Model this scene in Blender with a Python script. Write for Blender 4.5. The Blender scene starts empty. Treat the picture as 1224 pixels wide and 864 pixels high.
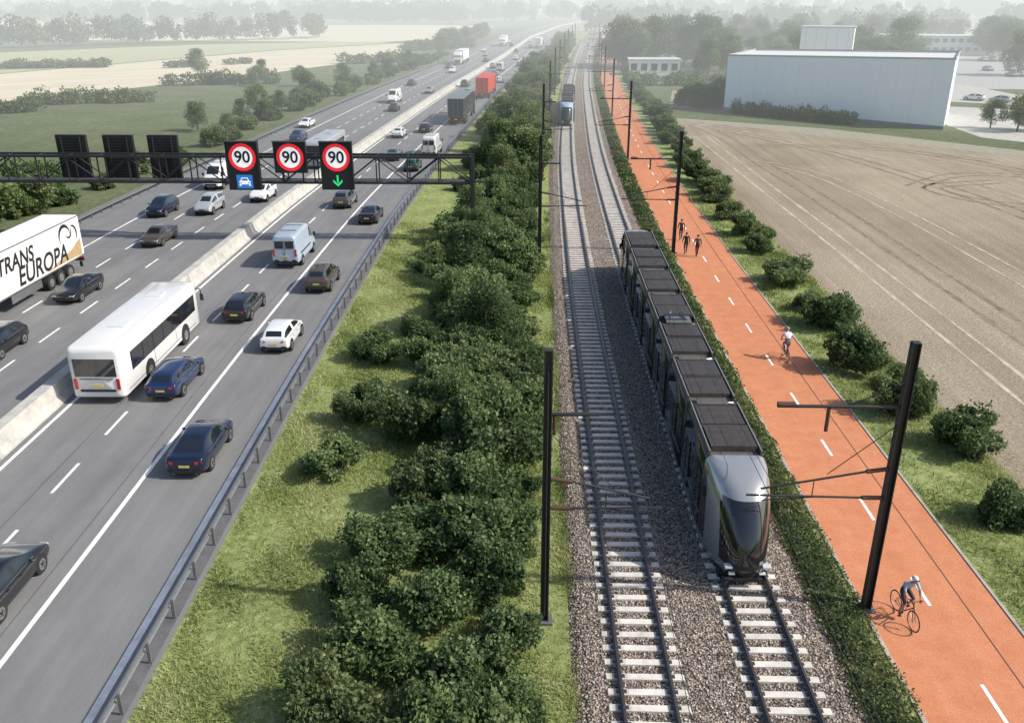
import bpy, math, random
import numpy as np
from mathutils import Vector, Matrix
random.seed(7); rng=np.random.default_rng(11)
scene=bpy.context.scene
scene.view_settings.view_transform='Standard'
try: scene.view_settings.look='None'
except: pass
scene.view_settings.exposure=0
col=scene.collection

# ------------------------------------------------------------ alignment curves (plan offset against chainage)
DD=np.arange(-150,3200,1.0)
def curve(xs,ys,s=15):
    v=np.interp(DD,xs,ys,left=ys[0],right=None)
    k=np.ones(s)/s
    for _ in range(3):
        p=np.pad(v,(s//2,s//2),mode='edge'); v=np.convolve(p,k,mode='valid')[:len(DD)]
    return v
_far=[1000,1400,3200]
RC=curve([-150,-20,18,43,80,111,139,176,193,307,482,700]+_far,[1.4,1.2,.75,0,-.2,.8,2,3.8,4.8,12.5,22,44,95,190,700])
TC=curve([-150,60,102,126,176,213,300,433,700]+_far,[0,0,.6,1.4,3.5,5.2,10.5,20,45,96,191,701],21)
def roff(d): return float(np.interp(d,DD,RC))
def toff(d): return float(np.interp(d,DD,TC))
def tangent(f,d): return math.atan2(f(d-1)-f(d+1),2.0)   # z rotation of an object heading along +Y

# ------------------------------------------------------------ materials
def newmat(name):
    m=bpy.data.materials.new(name); m.use_nodes=True
    nt=m.node_tree; b=nt.nodes['Principled BSDF']; return m,nt,b
def N(nt,t,**kw):
    n=nt.nodes.new(t)
    for k,v in kw.items():
        if k in n.inputs: n.inputs[k].default_value=v
        else: setattr(n,k,v)
    return n
def ramp(nt,fac,stops):
    r=nt.nodes.new('ShaderNodeValToRGB'); e=r.color_ramp.elements
    while len(e)>1: e.remove(e[-1])
    e[0].position=stops[0][0]; e[0].color=(*stops[0][1],1)
    for p,c in stops[1:]:
        x=e.new(p); x.color=(*c,1)
    nt.links.new(fac,r.inputs[0]); return r.outputs[0]
def geo(nt,scale=(1,1,1)):
    g=nt.nodes.new('ShaderNodeNewGeometry'); m=nt.nodes.new('ShaderNodeMapping'); m.inputs['Scale'].default_value=scale
    nt.links.new(g.outputs['Position'],m.inputs[0]); return m.outputs[0]
def noise(nt,vec,scale,detail=4,rough=.6,dist=0):
    n=N(nt,'ShaderNodeTexNoise',Scale=scale,Detail=detail,Roughness=rough,Distortion=dist)
    nt.links.new(vec,n.inputs['Vector']); return n.outputs['Fac']
def mix(nt,fac,a,b,mode='MIX'):
    m=nt.nodes.new('ShaderNodeMix'); m.data_type='RGBA'; m.blend_type=mode
    for s,i in ((fac,0),(a,6),(b,7)):
        if hasattr(s,'links') or hasattr(s,'node'): nt.links.new(s,m.inputs[i])
        elif i==0: m.inputs[0].default_value=s
        else: m.inputs[i].default_value=(*s,1)
    return m.outputs[2]
def bump(nt,b,h,strength,dist):
    u=N(nt,'ShaderNodeBump',Strength=strength,Distance=dist); nt.links.new(h,u.inputs['Height']); nt.links.new(u.outputs[0],b.inputs['Normal'])
def obj_coord(nt):
    t=nt.nodes.new('ShaderNodeTexCoord'); return t.outputs['Object']
_pc={}
def pm(name,c,rough=.6,metal=0,var=.12,scale=6,coat=0,emis=0):
    if name in _pc: return _pc[name]
    m,nt,b=newmat(name)
    f=noise(nt,obj_coord(nt),scale,3)
    cc=ramp(nt,f,[(.3,tuple(x*(1-var) for x in c)),(.7,tuple(min(1,x*(1+var)) for x in c))])
    nt.links.new(cc,b.inputs['Base Color'])
    b.inputs['Roughness'].default_value=rough; b.inputs['Metallic'].default_value=metal
    if coat: b.inputs['Coat Weight'].default_value=coat; b.inputs['Coat Roughness'].default_value=.06
    if emis:
        nt.links.new(cc,b.inputs['Emission Color']); b.inputs['Emission Strength'].default_value=emis
    _pc[name]=m; return m

def m_asphalt():
    m,nt,b=newmat('asphalt')
    v=geo(nt); vs=geo(nt,(1,.02,1))
    f1=noise(nt,vs,1.1,5,.65); f2=noise(nt,v,60,3,.8); f3=noise(nt,v,.12,4); f4=noise(nt,geo(nt,(1,.35,1)),.9,6,.7)
    c=ramp(nt,f1,[(.3,(.135,.135,.138)),(.5,(.175,.175,.178)),(.7,(.215,.214,.213))])
    c=mix(nt,.45,c,ramp(nt,f3,[(.3,(.15,.152,.155)),(.7,(.22,.22,.218))]))
    c=mix(nt,.35,c,ramp(nt,f4,[(.3,(.36,.36,.36)),(.7,(.64,.64,.64))]),'OVERLAY')
    c=mix(nt,.55,c,ramp(nt,f2,[(.3,(.25,.25,.25)),(.5,(.52,.52,.52)),(.72,(.95,.95,.94))]),'OVERLAY')
    nt.links.new(c,b.inputs['Base Color']); b.inputs['Roughness'].default_value=.75
    bump(nt,b,f2,.35,.01); return m
def m_grass(name,dark,mid,light,sc=1.0):
    m,nt,b=newmat(name); v=geo(nt)
    f1=noise(nt,v,.4*sc,6,.7); f2=noise(nt,v,3.2*sc,6,.8,.6); f3=noise(nt,v,38*sc,3,.8)
    c=ramp(nt,f1,[(.32,dark),(.5,mid),(.66,light)])
    c=mix(nt,.6,c,ramp(nt,f2,[(.34,dark),(.5,mid),(.64,light)]))
    c=mix(nt,.75,c,ramp(nt,f3,[(.3,(.2,.2,.2)),(.5,(.5,.5,.5)),(.7,(.85,.85,.8))]),'OVERLAY')
    nt.links.new(c,b.inputs['Base Color']); b.inputs['Roughness'].default_value=.95
    b.inputs['Specular IOR Level'].default_value=.1
    bump(nt,b,f2,.9,.2); return m
def m_ballast():
    m,nt,b=newmat('ballast_stone'); v=geo(nt)
    vo=N(nt,'ShaderNodeTexVoronoi',Scale=13.0); nt.links.new(v,vo.inputs['Vector'])
    sep=nt.nodes.new('ShaderNodeSeparateColor'); nt.links.new(vo.outputs['Color'],sep.inputs[0])
    c=ramp(nt,sep.outputs[0],[(.0,(.12,.093,.076)),(.3,(.27,.22,.178)),(.7,(.42,.35,.29)),(1,(.68,.60,.52))])
    d=ramp(nt,vo.outputs['Distance'],[(.0,(1,1,1)),(.45,(.8,.8,.8)),(.8,(.15,.15,.15))])
    c=mix(nt,1.0,c,d,'MULTIPLY')
    f=noise(nt,v,.6,5,.7); c=mix(nt,.5,c,ramp(nt,f,[(.3,(.36,.35,.34)),(.7,(.64,.59,.55))]),'OVERLAY')
    nt.links.new(c,b.inputs['Base Color']); b.inputs['Roughness'].default_value=.85
    inv=N(nt,'ShaderNodeMath',operation='SUBTRACT'); inv.inputs[0].default_value=1; nt.links.new(vo.outputs['Distance'],inv.inputs[1])
    bump(nt,b,inv.outputs[0],1.0,.07); return m
def m_path():
    m,nt,b=newmat('red_asphalt'); v=geo(nt); vs=geo(nt,(1,.05,1))
    f1=noise(nt,vs,.9,5); f2=noise(nt,v,45,3,.8); f3=noise(nt,v,1.3,5,.7)
    c=ramp(nt,f1,[(.3,(.48,.175,.076)),(.7,(.57,.225,.108))])
    c=mix(nt,.45,c,ramp(nt,f3,[(.3,(.41,.14,.06)),(.7,(.63,.27,.145))]))
    c=mix(nt,.7,c,ramp(nt,f2,[(.3,(.22,.22,.22)),(.5,(.5,.5,.5)),(.72,(.88,.88,.88))]),'OVERLAY')
    nt.links.new(c,b.inputs['Base Color']); b.inputs['Roughness'].default_value=.85
    bump(nt,b,f2,.4,.01); return m
def m_field(name,a,bb,c3,rot=0.5,freq=1.1,ff=.5):
    m,nt,b=newmat(name); g=nt.nodes.new('ShaderNodeNewGeometry'); mp=nt.nodes.new('ShaderNodeMapping')
    mp.inputs['Rotation'].default_value=(0,0,rot); nt.links.new(g.outputs['Position'],mp.inputs[0])
    mp2=N(nt,'ShaderNodeMapping'); mp2.inputs['Scale'].default_value=(freq,.03,1); nt.links.new(mp.outputs[0],mp2.inputs[0])
    mp3=N(nt,'ShaderNodeMapping'); mp3.inputs['Scale'].default_value=(freq*.16,.01,1); nt.links.new(mp.outputs[0],mp3.inputs[0])
    v=geo(nt)
    f1=noise(nt,mp2.outputs[0],1.6,5,.6); f2=noise(nt,v,.055,6,.65,.6); f3=noise(nt,v,6,5,.85); f4=noise(nt,mp3.outputs[0],1.6,3,.5)
    c=ramp(nt,f2,[(.34,a),(.5,bb),(.64,c3)])
    c=mix(nt,ff,c,ramp(nt,f1,[(.34,a),(.5,bb),(.64,c3)]))
    c=mix(nt,.35,c,ramp(nt,f4,[(.38,a),(.5,bb),(.62,c3)]))
    c=mix(nt,.75,c,ramp(nt,f3,[(.3,(.18,.18,.18)),(.5,(.5,.5,.5)),(.7,(.85,.85,.82))]),'OVERLAY')
    nt.links.new(c,b.inputs['Base Color']); b.inputs['Roughness'].default_value=.95; b.inputs['Specular IOR Level'].default_value=.1
    bump(nt,b,f3,.8,.15); return m
def m_leaf(name,stops,tl=.3):
    m,nt,b=newmat(name)
    a=nt.nodes.new('ShaderNodeAttribute'); a.attribute_name='tint'
    oi=nt.nodes.new('ShaderNodeObjectInfo')
    mm=N(nt,'ShaderNodeMath',operation='MULTIPLY_ADD'); nt.links.new(oi.outputs['Random'],mm.inputs[0]); mm.inputs[1].default_value=.42; mm.inputs[2].default_value=-.19
    ad=N(nt,'ShaderNodeMath',operation='ADD'); nt.links.new(a.outputs['Fac'],ad.inputs[0]); nt.links.new(mm.outputs[0],ad.inputs[1])
    c=ramp(nt,ad.outputs[0],stops)
    nt.links.new(c,b.inputs['Base Color']); b.inputs['Roughness'].default_value=.55; b.inputs['Specular IOR Level'].default_value=.3
    tr=nt.nodes.new('ShaderNodeBsdfTranslucent'); nt.links.new(c,tr.inputs['Color'])
    ms=nt.nodes.new('ShaderNodeMixShader'); ms.inputs[0].default_value=tl
    nt.links.new(b.outputs[0],ms.inputs[1]); nt.links.new(tr.outputs[0],ms.inputs[2])
    nt.links.new(ms.outputs[0],nt.nodes['Material Output'].inputs['Surface']); return m
def m_concrete(name,c,streak=True):
    m,nt,b=newmat(name); v=geo(nt); f=noise(nt,v,1.2,6,.7); f2=noise(nt,v,25,3,.8)
    cc=ramp(nt,f,[(.3,tuple(x*.72 for x in c)),(.5,c),(.7,tuple(min(1,x*1.2) for x in c))])
    cc=mix(nt,.4,cc,ramp(nt,f2,[(.3,(.3,.3,.3)),(.7,(.7,.7,.7))]),'OVERLAY')
    nt.links.new(cc,b.inputs['Base Color']); b.inputs['Roughness'].default_value=.85; bump(nt,b,f2,.3,.01); return m

ASPH=m_asphalt(); BALL=m_ballast(); PATH=m_path()
GRASS=m_grass('grass_verge_soil',(.12,.16,.052),(.27,.325,.12),(.45,.48,.22))
MEADOW=m_grass('meadow_grass',(.080,.100,.052),(.120,.146,.074),(.185,.205,.115),.3)
PALEG=m_grass('pale_crop',(.34,.35,.20),(.42,.42,.26),(.50,.49,.33),.25)
FIELD=m_field('ploughed_soil',(.245,.198,.145),(.335,.28,.21),(.43,.37,.285),.03,1.0,.40)
TAN=m_field('stubble_straw',(.54,.47,.34),(.64,.57,.43),(.72,.65,.52),.9,.5)
CONC=m_concrete('concrete',(.44,.43,.40)); SLEEP=m_concrete('sleeper_concrete',(.62,.59,.54))
PAVE=m_concrete('pale_gravel',(.44,.43,.39))
WHITE=m_concrete('road_paint',(.80,.80,.78))
SEAM=pm('seam_bitumen',(.10,.06,.045),.8)
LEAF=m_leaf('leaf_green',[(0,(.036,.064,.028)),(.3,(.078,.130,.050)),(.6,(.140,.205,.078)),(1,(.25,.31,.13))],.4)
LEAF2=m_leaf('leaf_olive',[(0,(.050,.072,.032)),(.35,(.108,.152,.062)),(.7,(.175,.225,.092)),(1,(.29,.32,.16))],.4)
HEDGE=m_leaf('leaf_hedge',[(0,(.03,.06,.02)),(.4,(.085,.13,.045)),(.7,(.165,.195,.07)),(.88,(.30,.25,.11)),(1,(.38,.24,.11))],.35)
FARL=m_leaf('leaf_far',[(0,(.060,.085,.045)),(.5,(.11,.145,.068)),(1,(.20,.24,.12))])
BLADE=m_leaf('grass_blade',[(0,(.11,.155,.045)),(.4,(.23,.29,.09)),(.7,(.39,.44,.17)),(1,(.56,.54,.29))],.45)
BARK=pm('bark',(.09,.065,.045),.9)
STEEL=pm('galvanised_steel',(.24,.25,.26),.5,.6); DARK=pm('anthracite_steel',(.038,.039,.042),.5,.3)
RAIL=pm('rail_steel',(.16,.14,.13),.35,.8); RUBBER=pm('rubber',(.02,.02,.02),.8); RIM=pm('alloy',(.42,.43,.44),.3,.8)
GLASS=pm('tinted_glass',(.012,.016,.020),.04,0,.05,coat=1.0); BLACKP=pm('black_plastic',(.018,.018,.019),.55)
REDL=pm('tail_lamp_red',(.45,.012,.012),.25,coat=.6); HEADL=pm('headlamp_clear',(.7,.72,.75),.15,.3); PLATE=pm('plate_yellow',(.62,.52,.14),.5)

# ------------------------------------------------------------ mesh builder
class MB:
    def __init__(s): s.v=[]; s.f=[]; s.m=[]; s.sm=[]; s.mats=[]
    def mi(s,mat):
        if mat not in s.mats: s.mats.append(mat)
        return s.mats.index(mat)
    def add(s,vs,fs,mat,smooth=False):
        o=len(s.v); s.v+= [tuple(p) for p in vs]; 
        single=not isinstance(mat,list)
        for k,f in enumerate(fs):
            s.f.append(tuple(i+o for i in f)); s.m.append(s.mi(mat) if single else s.mi(mat[k])); s.sm.append(smooth)
    def box(s,c,d,mat,rz=0,taper=1):
        x,y,z=d[0]/2,d[1]/2,d[2]/2; cr,sr=math.cos(rz),math.sin(rz); vs=[]
        for dz in(-z,z):
            t=taper if dz>0 else 1
            for dx,dy in((-x,-y),(x,-y),(x,y),(-x,y)):
                dx*=t;dy*=t; vs.append((c[0]+dx*cr-dy*sr,c[1]+dx*sr+dy*cr,c[2]+dz))
        s.add(vs,[(0,3,2,1),(4,5,6,7),(0,1,5,4),(1,2,6,5),(2,3,7,6),(3,0,4,7)],mat)
    def tube(s,p,q,r,mat,seg=8,r2=None,smooth=True):
        p=Vector(p);q=Vector(q);a=(q-p)
        if a.length<1e-6:return
        a.normalize(); u=a.orthogonal().normalized(); w=a.cross(u); r2=r if r2 is None else r2; vs=[]
        for c,rr in((p,r),(q,r2)):
            for k in range(seg):
                t=2*math.pi*k/seg; vs.append(c+u*math.cos(t)*rr+w*math.sin(t)*rr)
        s.add(vs,[(k,(k+1)%seg,seg+(k+1)%seg,seg+k) for k in range(seg)],mat,smooth)
        s.add(vs[:seg],[tuple(range(seg-1,-1,-1))],mat); s.add(vs[seg:],[tuple(range(seg))],mat)
    def path(s,pts,r,mat,seg=6):
        for a,b in zip(pts[:-1],pts[1:]): s.tube(a,b,r,mat,seg)
    def ell(s,c,r,mat,n=10,k=7,fn=None):
        vs=[];fs=[]
        for i in range(k+1):
            ph=math.pi*i/k
            for j in range(n):
                t=2*math.pi*j/n; p=(r[0]*math.sin(ph)*math.cos(t),r[1]*math.sin(ph)*math.sin(t),r[2]*math.cos(ph))
                if fn: p=fn(p)
                vs.append((c[0]+p[0],c[1]+p[1],c[2]+p[2]))
        for i in range(k):
            for j in range(n): fs.append((i*n+j,(i+1)*n+j,(i+1)*n+(j+1)%n,i*n+(j+1)%n))
        s.add(vs,fs,mat,True)
    def torus(s,c,R,r,mat,axis='X',n=24,k=6):
        vs=[];fs=[]
        for i in range(n):
            t=2*math.pi*i/n
            for j in range(k):
                u=2*math.pi*j/k; a=(R+r*math.cos(u)); p=(r*math.sin(u),a*math.cos(t),a*math.sin(t))
                vs.append((c[0]+p[0],c[1]+p[1],c[2]+p[2]))
        for i in range(n):
            for j in range(k): fs.append((i*k+j,((i+1)%n)*k+j,((i+1)%n)*k+(j+1)%k,i*k+(j+1)%k))
        s.add(vs,fs,mat,True)
    def loft(s,secs,matf,closed=True,caps=None,smooth=True):
        n=len(secs[0]); vs=[p for q in secs for p in q]; fs=[];ms=[]
        for i in range(len(secs)-1):
            for j in range(n if closed else n-1):
                fs.append((i*n+j,i*n+(j+1)%n,(i+1)*n+(j+1)%n,(i+1)*n+j)); ms.append(matf(i,j) if callable(matf) else matf)
        if caps: 
            fs.append(tuple(range(n-1,-1,-1))); ms.append(caps); fs.append(tuple((len(secs)-1)*n+k for k in range(n))); ms.append(caps)
        s.add(vs,fs,ms,smooth)
    def sweep(s,prof,x0,f,d0,d1,step,mat,closed=False,smooth=False):
        ds=list(np.arange(d0,d1,step))+[d1]
        s.loft([[(x0+f(d)+px,d,pz) for px,pz in prof] for d in ds],mat,closed,None,smooth)
    def addmesh(s,me,matfn):
        vs=[v.co[:] for v in me.vertices]; fs=[tuple(p.vertices) for p in me.polygons]
        s.add(vs,fs,[matfn(p.center) for p in me.polygons],True)
    def mesh(s,name):
        me=bpy.data.meshes.new(name); me.from_pydata(s.v,[],s.f); 
        for m in s.mats: me.materials.append(m)
        me.polygons.foreach_set('material_index',s.m); me.polygons.foreach_set('use_smooth',s.sm); me.update(); return me
    def build(s,name,parent=None,loc=(0,0,0),rz=0):
        return place(s.mesh(name),name,loc,rz,parent)
def place(me,name,loc=(0,0,0),rz=0,parent=None,scale=None):
    o=bpy.data.objects.new(name,me); col.objects.link(o); o.location=loc; o.rotation_euler[2]=rz
    if scale: o.scale=scale
    if parent: o.parent=parent
    return o
def empty(name,loc=(0,0,0),rz=0):
    e=bpy.data.objects.new(name,None); col.objects.link(e); e.location=loc; e.rotation_euler[2]=rz; e.empty_display_size=.3; return e
def polygon(name,pts,z,mat):
    mb=MB(); mb.add([(x,y,z) for x,y in pts],[tuple(range(len(pts)))],mat); return mb.build(name)

# ------------------------------------------------------------ leaf clouds
def leaves(C,S,T,mat,name,up=0.0,asp=.62):
    n=len(C); C=np.asarray(C,float); S=np.asarray(S,float).reshape(-1,1)
    u=rng.normal(size=(n,3)); u/=np.linalg.norm(u,axis=1,keepdims=True)
    w=rng.normal(size=(n,3)); v=np.cross(u,w); v/=np.linalg.norm(v,axis=1,keepdims=True)
    V=np.stack([C+u*S,C+v*S*asp,C-u*S,C-v*S*asp],1).reshape(-1,3)
    return rawmesh(V,4,n,np.repeat(T,4),mat,name)
def rawmesh(V,k,n,T,mat,name):
    me=bpy.data.meshes.new(name); me.vertices.add(len(V)); me.vertices.foreach_set('co',V.astype(np.float32).ravel())
    me.loops.add(k*n); me.loops.foreach_set('vertex_index',np.arange(k*n,dtype=np.int32))
    me.polygons.add(n); me.polygons.foreach_set('loop_start',np.arange(0,k*n,k,dtype=np.int32)); me.polygons.foreach_set('loop_total',np.full(n,k,dtype=np.int32))
    a=me.attributes.new('tint','FLOAT','POINT'); a.data.foreach_set('value',np.asarray(T,dtype=np.float32))
    me.materials.append(mat); me.update(calc_edges=True); return me
def blobcloud(blobs,per,size,fluff=.0):
    C=[];S=[];T=[]
    for (c,r,t) in blobs:
        n=int(per*max(.3,(r[0]*r[1])))+8
        d=rng.normal(size=(n,3)); d/=np.linalg.norm(d,axis=1,keepdims=True)
        rad=rng.uniform(.5,1.06,size=(n,1))**.6+fluff*np.abs(rng.normal(size=(n,1)))
        l=1+.20*np.sin(d[:,0:1]*6+c[0]*3)+.18*np.sin(d[:,2:3]*8+c[1]*5)+.12*np.sin(d[:,1:2]*13+c[0]*7)
        p=np.array(c)+d*rad*l*np.array(r)
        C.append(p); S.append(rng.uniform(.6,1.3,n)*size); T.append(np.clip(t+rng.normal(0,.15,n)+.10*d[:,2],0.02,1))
    C=np.concatenate(C);S=np.concatenate(S);T=np.concatenate(T); k=C[:,2]>.02
    return C[k],S[k],T[k]
def joinparts(me,mb,name):
    import bmesh
    bm=bmesh.new(); bm.from_mesh(me); m2=mb.mesh('tmp'); off=len(me.materials)
    for m in m2.materials: me.materials.append(m)
    for p in m2.polygons: p.material_index+=off
    bm.from_mesh(m2); bm.to_mesh(me); bm.free(); me.name=name; return me
def shrub_mesh(R,Hh,mat,name,per=420,size=.085,nb=20):
    bl=[]
    for i in range(nb):
        a=random.uniform(0,6.28); rr=R*math.sqrt(random.random())*.86; z=Hh*random.uniform(.22,.88)*(1-.30*rr/R)
        r=random.uniform(.18,.42)*R; bl.append(((rr*math.cos(a),rr*math.sin(a),z),(r,r,r*random.uniform(.7,1.05)),random.uniform(.18,.72)))
    C,S,T=blobcloud(bl,per/(R*R*.12),size,.09)
    me=leaves(C,S,T,mat,name); mb=MB()
    for i in range(6):
        b=bl[i][0]; mb.tube((random.uniform(-.1,.1),random.uniform(-.1,.1),-.05),b,.04,BARK,5,.012)
    return joinparts(me,mb,name)
def tree_mesh(Hh,R,mat,name,per=260,size=.17,nb=24,base=.18):
    mb=MB(); bl=[]; z0=Hh*base
    mb.tube((0,0,-.1),(0.05,0,z0),Hh*.030,BARK,8,Hh*.022); mb.tube((.05,0,z0),(0,.1,Hh*.8),Hh*.022,BARK,7,Hh*.006)
    for i in range(nb):
        a=random.uniform(0,6.28); t=random.random(); z=z0+(Hh*.90-z0)*(t*.85+.12); rr=R*(.35+.65*math.sin(math.pi*min(1,t*.75+.25)))*random.uniform(.25,.9)
        r=R*random.uniform(.26,.42); c=(rr*math.cos(a),rr*math.sin(a),z)
        bl.append((c,(r,r,r*.8),random.uniform(.15,.75)))
        if i%2==0: mb.tube((0,0,z0+(z-z0)*.45),c,Hh*.010,BARK,5,Hh*.003)
    C,S,T=blobcloud(bl,per/(R*R*.1),size,.06)
    return joinparts(leaves(C,S,T,mat,name),mb,name)
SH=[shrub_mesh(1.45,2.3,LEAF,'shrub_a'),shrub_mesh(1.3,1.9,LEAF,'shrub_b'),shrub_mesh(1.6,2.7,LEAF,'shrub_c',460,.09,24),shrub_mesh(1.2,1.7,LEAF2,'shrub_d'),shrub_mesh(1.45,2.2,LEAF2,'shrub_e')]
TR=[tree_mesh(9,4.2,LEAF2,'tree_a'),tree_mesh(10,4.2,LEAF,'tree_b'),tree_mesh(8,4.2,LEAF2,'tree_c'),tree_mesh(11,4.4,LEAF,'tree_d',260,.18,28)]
def shrub(x,y,s=1,k=None,name='shrub',z=0):
    me=SH[k] if k is not None else random.choice(SH)
    return place(me,name,(x,y,z-.05),random.uniform(0,6.28),scale=(s*random.uniform(.85,1.15),s*random.uniform(.85,1.15),s*random.uniform(.8,1.2)))
def tree(x,y,h,k=None,name='deciduous_tree'):
    i=random.randrange(4) if k is None else k; s=h/[9,10,8,11][i]
    return place(TR[i],name,(x,y,-.05),random.uniform(0,6.28),scale=(s*random.uniform(.85,1.15),s*random.uniform(.85,1.15),s))
def hedgerow(name,pts,r,h,size=.3,per=30,mat=FARL,gap=.0,stepf=.6):
    bl=[]
    for a,b in zip(pts[:-1],pts[1:]):
        L=math.hypot(b[0]-a[0],b[1]-a[1]); n=max(1,int(L/(r*stepf)))
        for i in range(n):
            if random.random()<gap: continue
            t=(i+random.random())/n; hh=h*random.uniform(.6,1.05); rr=r*random.uniform(.7,1.2)
            bl.append(((a[0]+(b[0]-a[0])*t+random.uniform(-r,r)*.4,a[1]+(b[1]-a[1])*t+random.uniform(-r,r)*.4,hh*.5),(rr,rr,hh*.55),random.uniform(.2,.75)))
    C,S,T=blobcloud(bl,per*2.4,size)
    return place(leaves(C,S,T,mat,name,asp=.8),name)

# ------------------------------------------------------------ ground
gm=MB(); gm.add([(-4000,-400,0),(4000,-400,0),(4000,6000,0),(-4000,6000,0)],[(0,1,2,3)],MEADOW); gm.build('ground')
mb=MB(); 
mb.loft([[( -11.6+roff(d),d,.006),(1.5+toff(d),d,.006)] for d in np.arange(-40,900,10)],GRASS,False); mb.build('grass_verge')
mb=MB(); mb.sweep([(8.9,.008),(11.2,.008)],0,toff,-40,900,10,GRASS); mb.build('hedge_verge')
mb=MB(); mb.sweep([(14.9,.006),(20.2,.006)],0,toff,-40,900,10,GRASS); mb.build('path_verge')
polygon('ploughed_field',[(19.6,-40),(19.6,60),(20.2,100),(22.2,135),(23.5,147),(42,134),(62,111),(110,60),(140,-40)],.010,FIELD)
polygon('farm_track',[(23.5,147.2),(24,149),(45,136.5),(66,114),(120,62),(118,58)],.012,m_concrete('dusty_track',(.30,.28,.21)))
polygon('fallow_field',[(25,165),(30,196),(58,208),(62,172),(36,162)],.010,m_field('fallow_soil',(.25,.20,.14),(.35,.29,.215),(.43,.37,.29),.3))
polygon('stubble_field',[(-320,80),(-104,168),(-74,232),(-56,290),(-40,385),(-62,415),(-100,355),(-142,236),(-420,150)],.010,TAN)
polygon('pale_field',[(-420,152),(-143,238),(-102,358),(-64,418),(-80,440),(-150,400),(-230,300),(-420,230)],.008,PALEG)
polygon('stubble_field',[(-26,500),(-30,700),(-600,900),(-600,500),(-170,440),(-70,430)],.010,TAN)
polygon('pale_field',[(60,420),(90,760),(600,900),(700,420)],.010,PALEG)
polygon('gravel_yard',[(66,160),(64,128),(78,112),(140,84),(330,150),(330,330),(150,340),(90,260),(72,205)],.012,PAVE)
polygon('car_park',[(100,205),(96,250),(150,318),(300,318),(300,205)],.016,m_concrete('pale_asphalt',(.38,.38,.37)))
for pts in ([(72,170),(110,150),(110,158),(73,180)],[(100,190),(300,180),(300,196),(100,202)],[(80,130),(140,105),(160,120),(90,150)]):
    polygon('lawn',pts,.018,MEADOW)
mb=MB(); TL=pm('compacted_soil',(.215,.172,.120),.95,0,.35,1.2); TL2=pm('loose_soil',(.44,.38,.295),.95,0,.3,1.2)
def tl(pts,w=.42,gap=1.8,mat=TL,z=.014):
    P=[Vector((x,y,0)) for x,y in pts]; Q=[]
    for i in range(len(P)-1):
        p0=P[max(0,i-1)];p1=P[i];p2=P[i+1];p3=P[min(len(P)-1,i+2)]
        for k in range(24):
            t=k/24; Q.append(.5*((2*p1)+(p2-p0)*t+(2*p0-5*p1+4*p2-p3)*t*t+(3*p1-p0-3*p2+p3)*t**3))
    Q.append(P[-1])
    for o in(-gap/2,gap/2):
        sec=[]
        for i,q in enumerate(Q):
            t=(Q[min(i+1,len(Q)-1)]-Q[max(i-1,0)]).normalized(); n=Vector((-t.y,t.x,0)); w2=w*random.uniform(.35,1.3)
            a=q+n*(o-w2/2); b=q+n*(o+w2/2); sec.append([(a.x,a.y,z),(b.x,b.y,z)])
        mb.loft(sec,mat,False)
tl([(25.2,142),(27.4,126),(27.6,105),(28.3,90),(28.7,68),(28.9,47),(28.9,10)],.50)
tl([(26,143),(31,131),(38.7,112),(43,92),(45,77),(46,50)],.50,1.8,TL,.016)
tl([(24.2,128),(24.4,95),(24.7,70),(24.8,40),(24.8,5)],.26,1.7,TL2,.018)
tl([(26.5,142),(33,128),(41.5,112),(47,94),(50,76),(52,55)],.26,1.7,TL2,.020)
tl([(28,140),(38,130),(50,114),(58,96),(62,78)],.34,1.7,TL,.022)
tl([(40,92),(48,99),(57,97),(60,88),(52,82),(44,85),(42,92),(50,95)],.45,1.7,TL,.024)
tl([(24,110),(31.5,100),(34,80),(34.5,55),(34.6,25)],.24,1.7,TL2,.026); tl([(30,120),(44,118),(56,108)],.35,1.7,TL,.028)
tl([(27,136),(36,126),(46,113),(53,99),(57,84)],.2,1.7,TL2,.030)
mb.build('tractor_tracks')

# ------------------------------------------------------------ motorway
R0=-40;R1=1500
mb=MB(); mb.sweep([(-40.0,.02),(-11.55,.02)],0,roff,R0,R1,8,ASPH); mb.build('motorway_road')
mb=MB(); Z=.026
def line(a,b,d0=R0,d1=R1): mb.sweep([(a,Z),(b,Z)],0,roff,d0,d1,6,WHITE)
line(-12.75,-12.5); line(-16.30,-16.12); line(-22.55,-22.38); line(-24.75,-24.58); line(-35.45,-35.28)
d=-20.6
while d<700:
    for x in(-19.4,-28.15,-31.8):
        s=0 if x>-20 else 1.2
        mb.sweep([(x-.07,Z),(x+.07,Z)],0,roff,d+s,d+s+2.4,1.2,WHITE)
    d+=5.0
mb.build('lane_markings')
mb=MB(); JB=pm('joint_bitumen',(.07,.07,.072),.6)
mb.sweep([(-16.9,.0235),(-16.87,.0235)],0,roff,-40,300,6,JB); mb.sweep([(-20.1,.0235),(-20.07,.0235)],0,roff,-40,300,6,JB)
mb.build('road_joint')
mb=MB(); GUT=m_concrete('gutter_concrete',(.12,.12,.125)); mb.sweep([(-12.3,.025),(-11.72,.025)],0,roff,R0,R1,8,GUT); mb.build('drain_gutter')
mb=MB()
prof=[(-.66,.02),(-.66,.10),(-.40,.34),(-.28,.95),(.28,.95),(.40,.34),(.66,.10),(.66,.02)]
d=R0
while d<900:
    L=6.0 if d<200 else 30; mb.sweep(prof,-23.5,roff,d,d+L-.05,L/3,CONC)
    if d<200:
        for e in(d,d+L-.05): mb.add([(-23.5+roff(e)+a,e,b) for a,b in prof],[tuple(range(8))],CONC)
    d+=L
mb.build('median_barrier')
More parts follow.
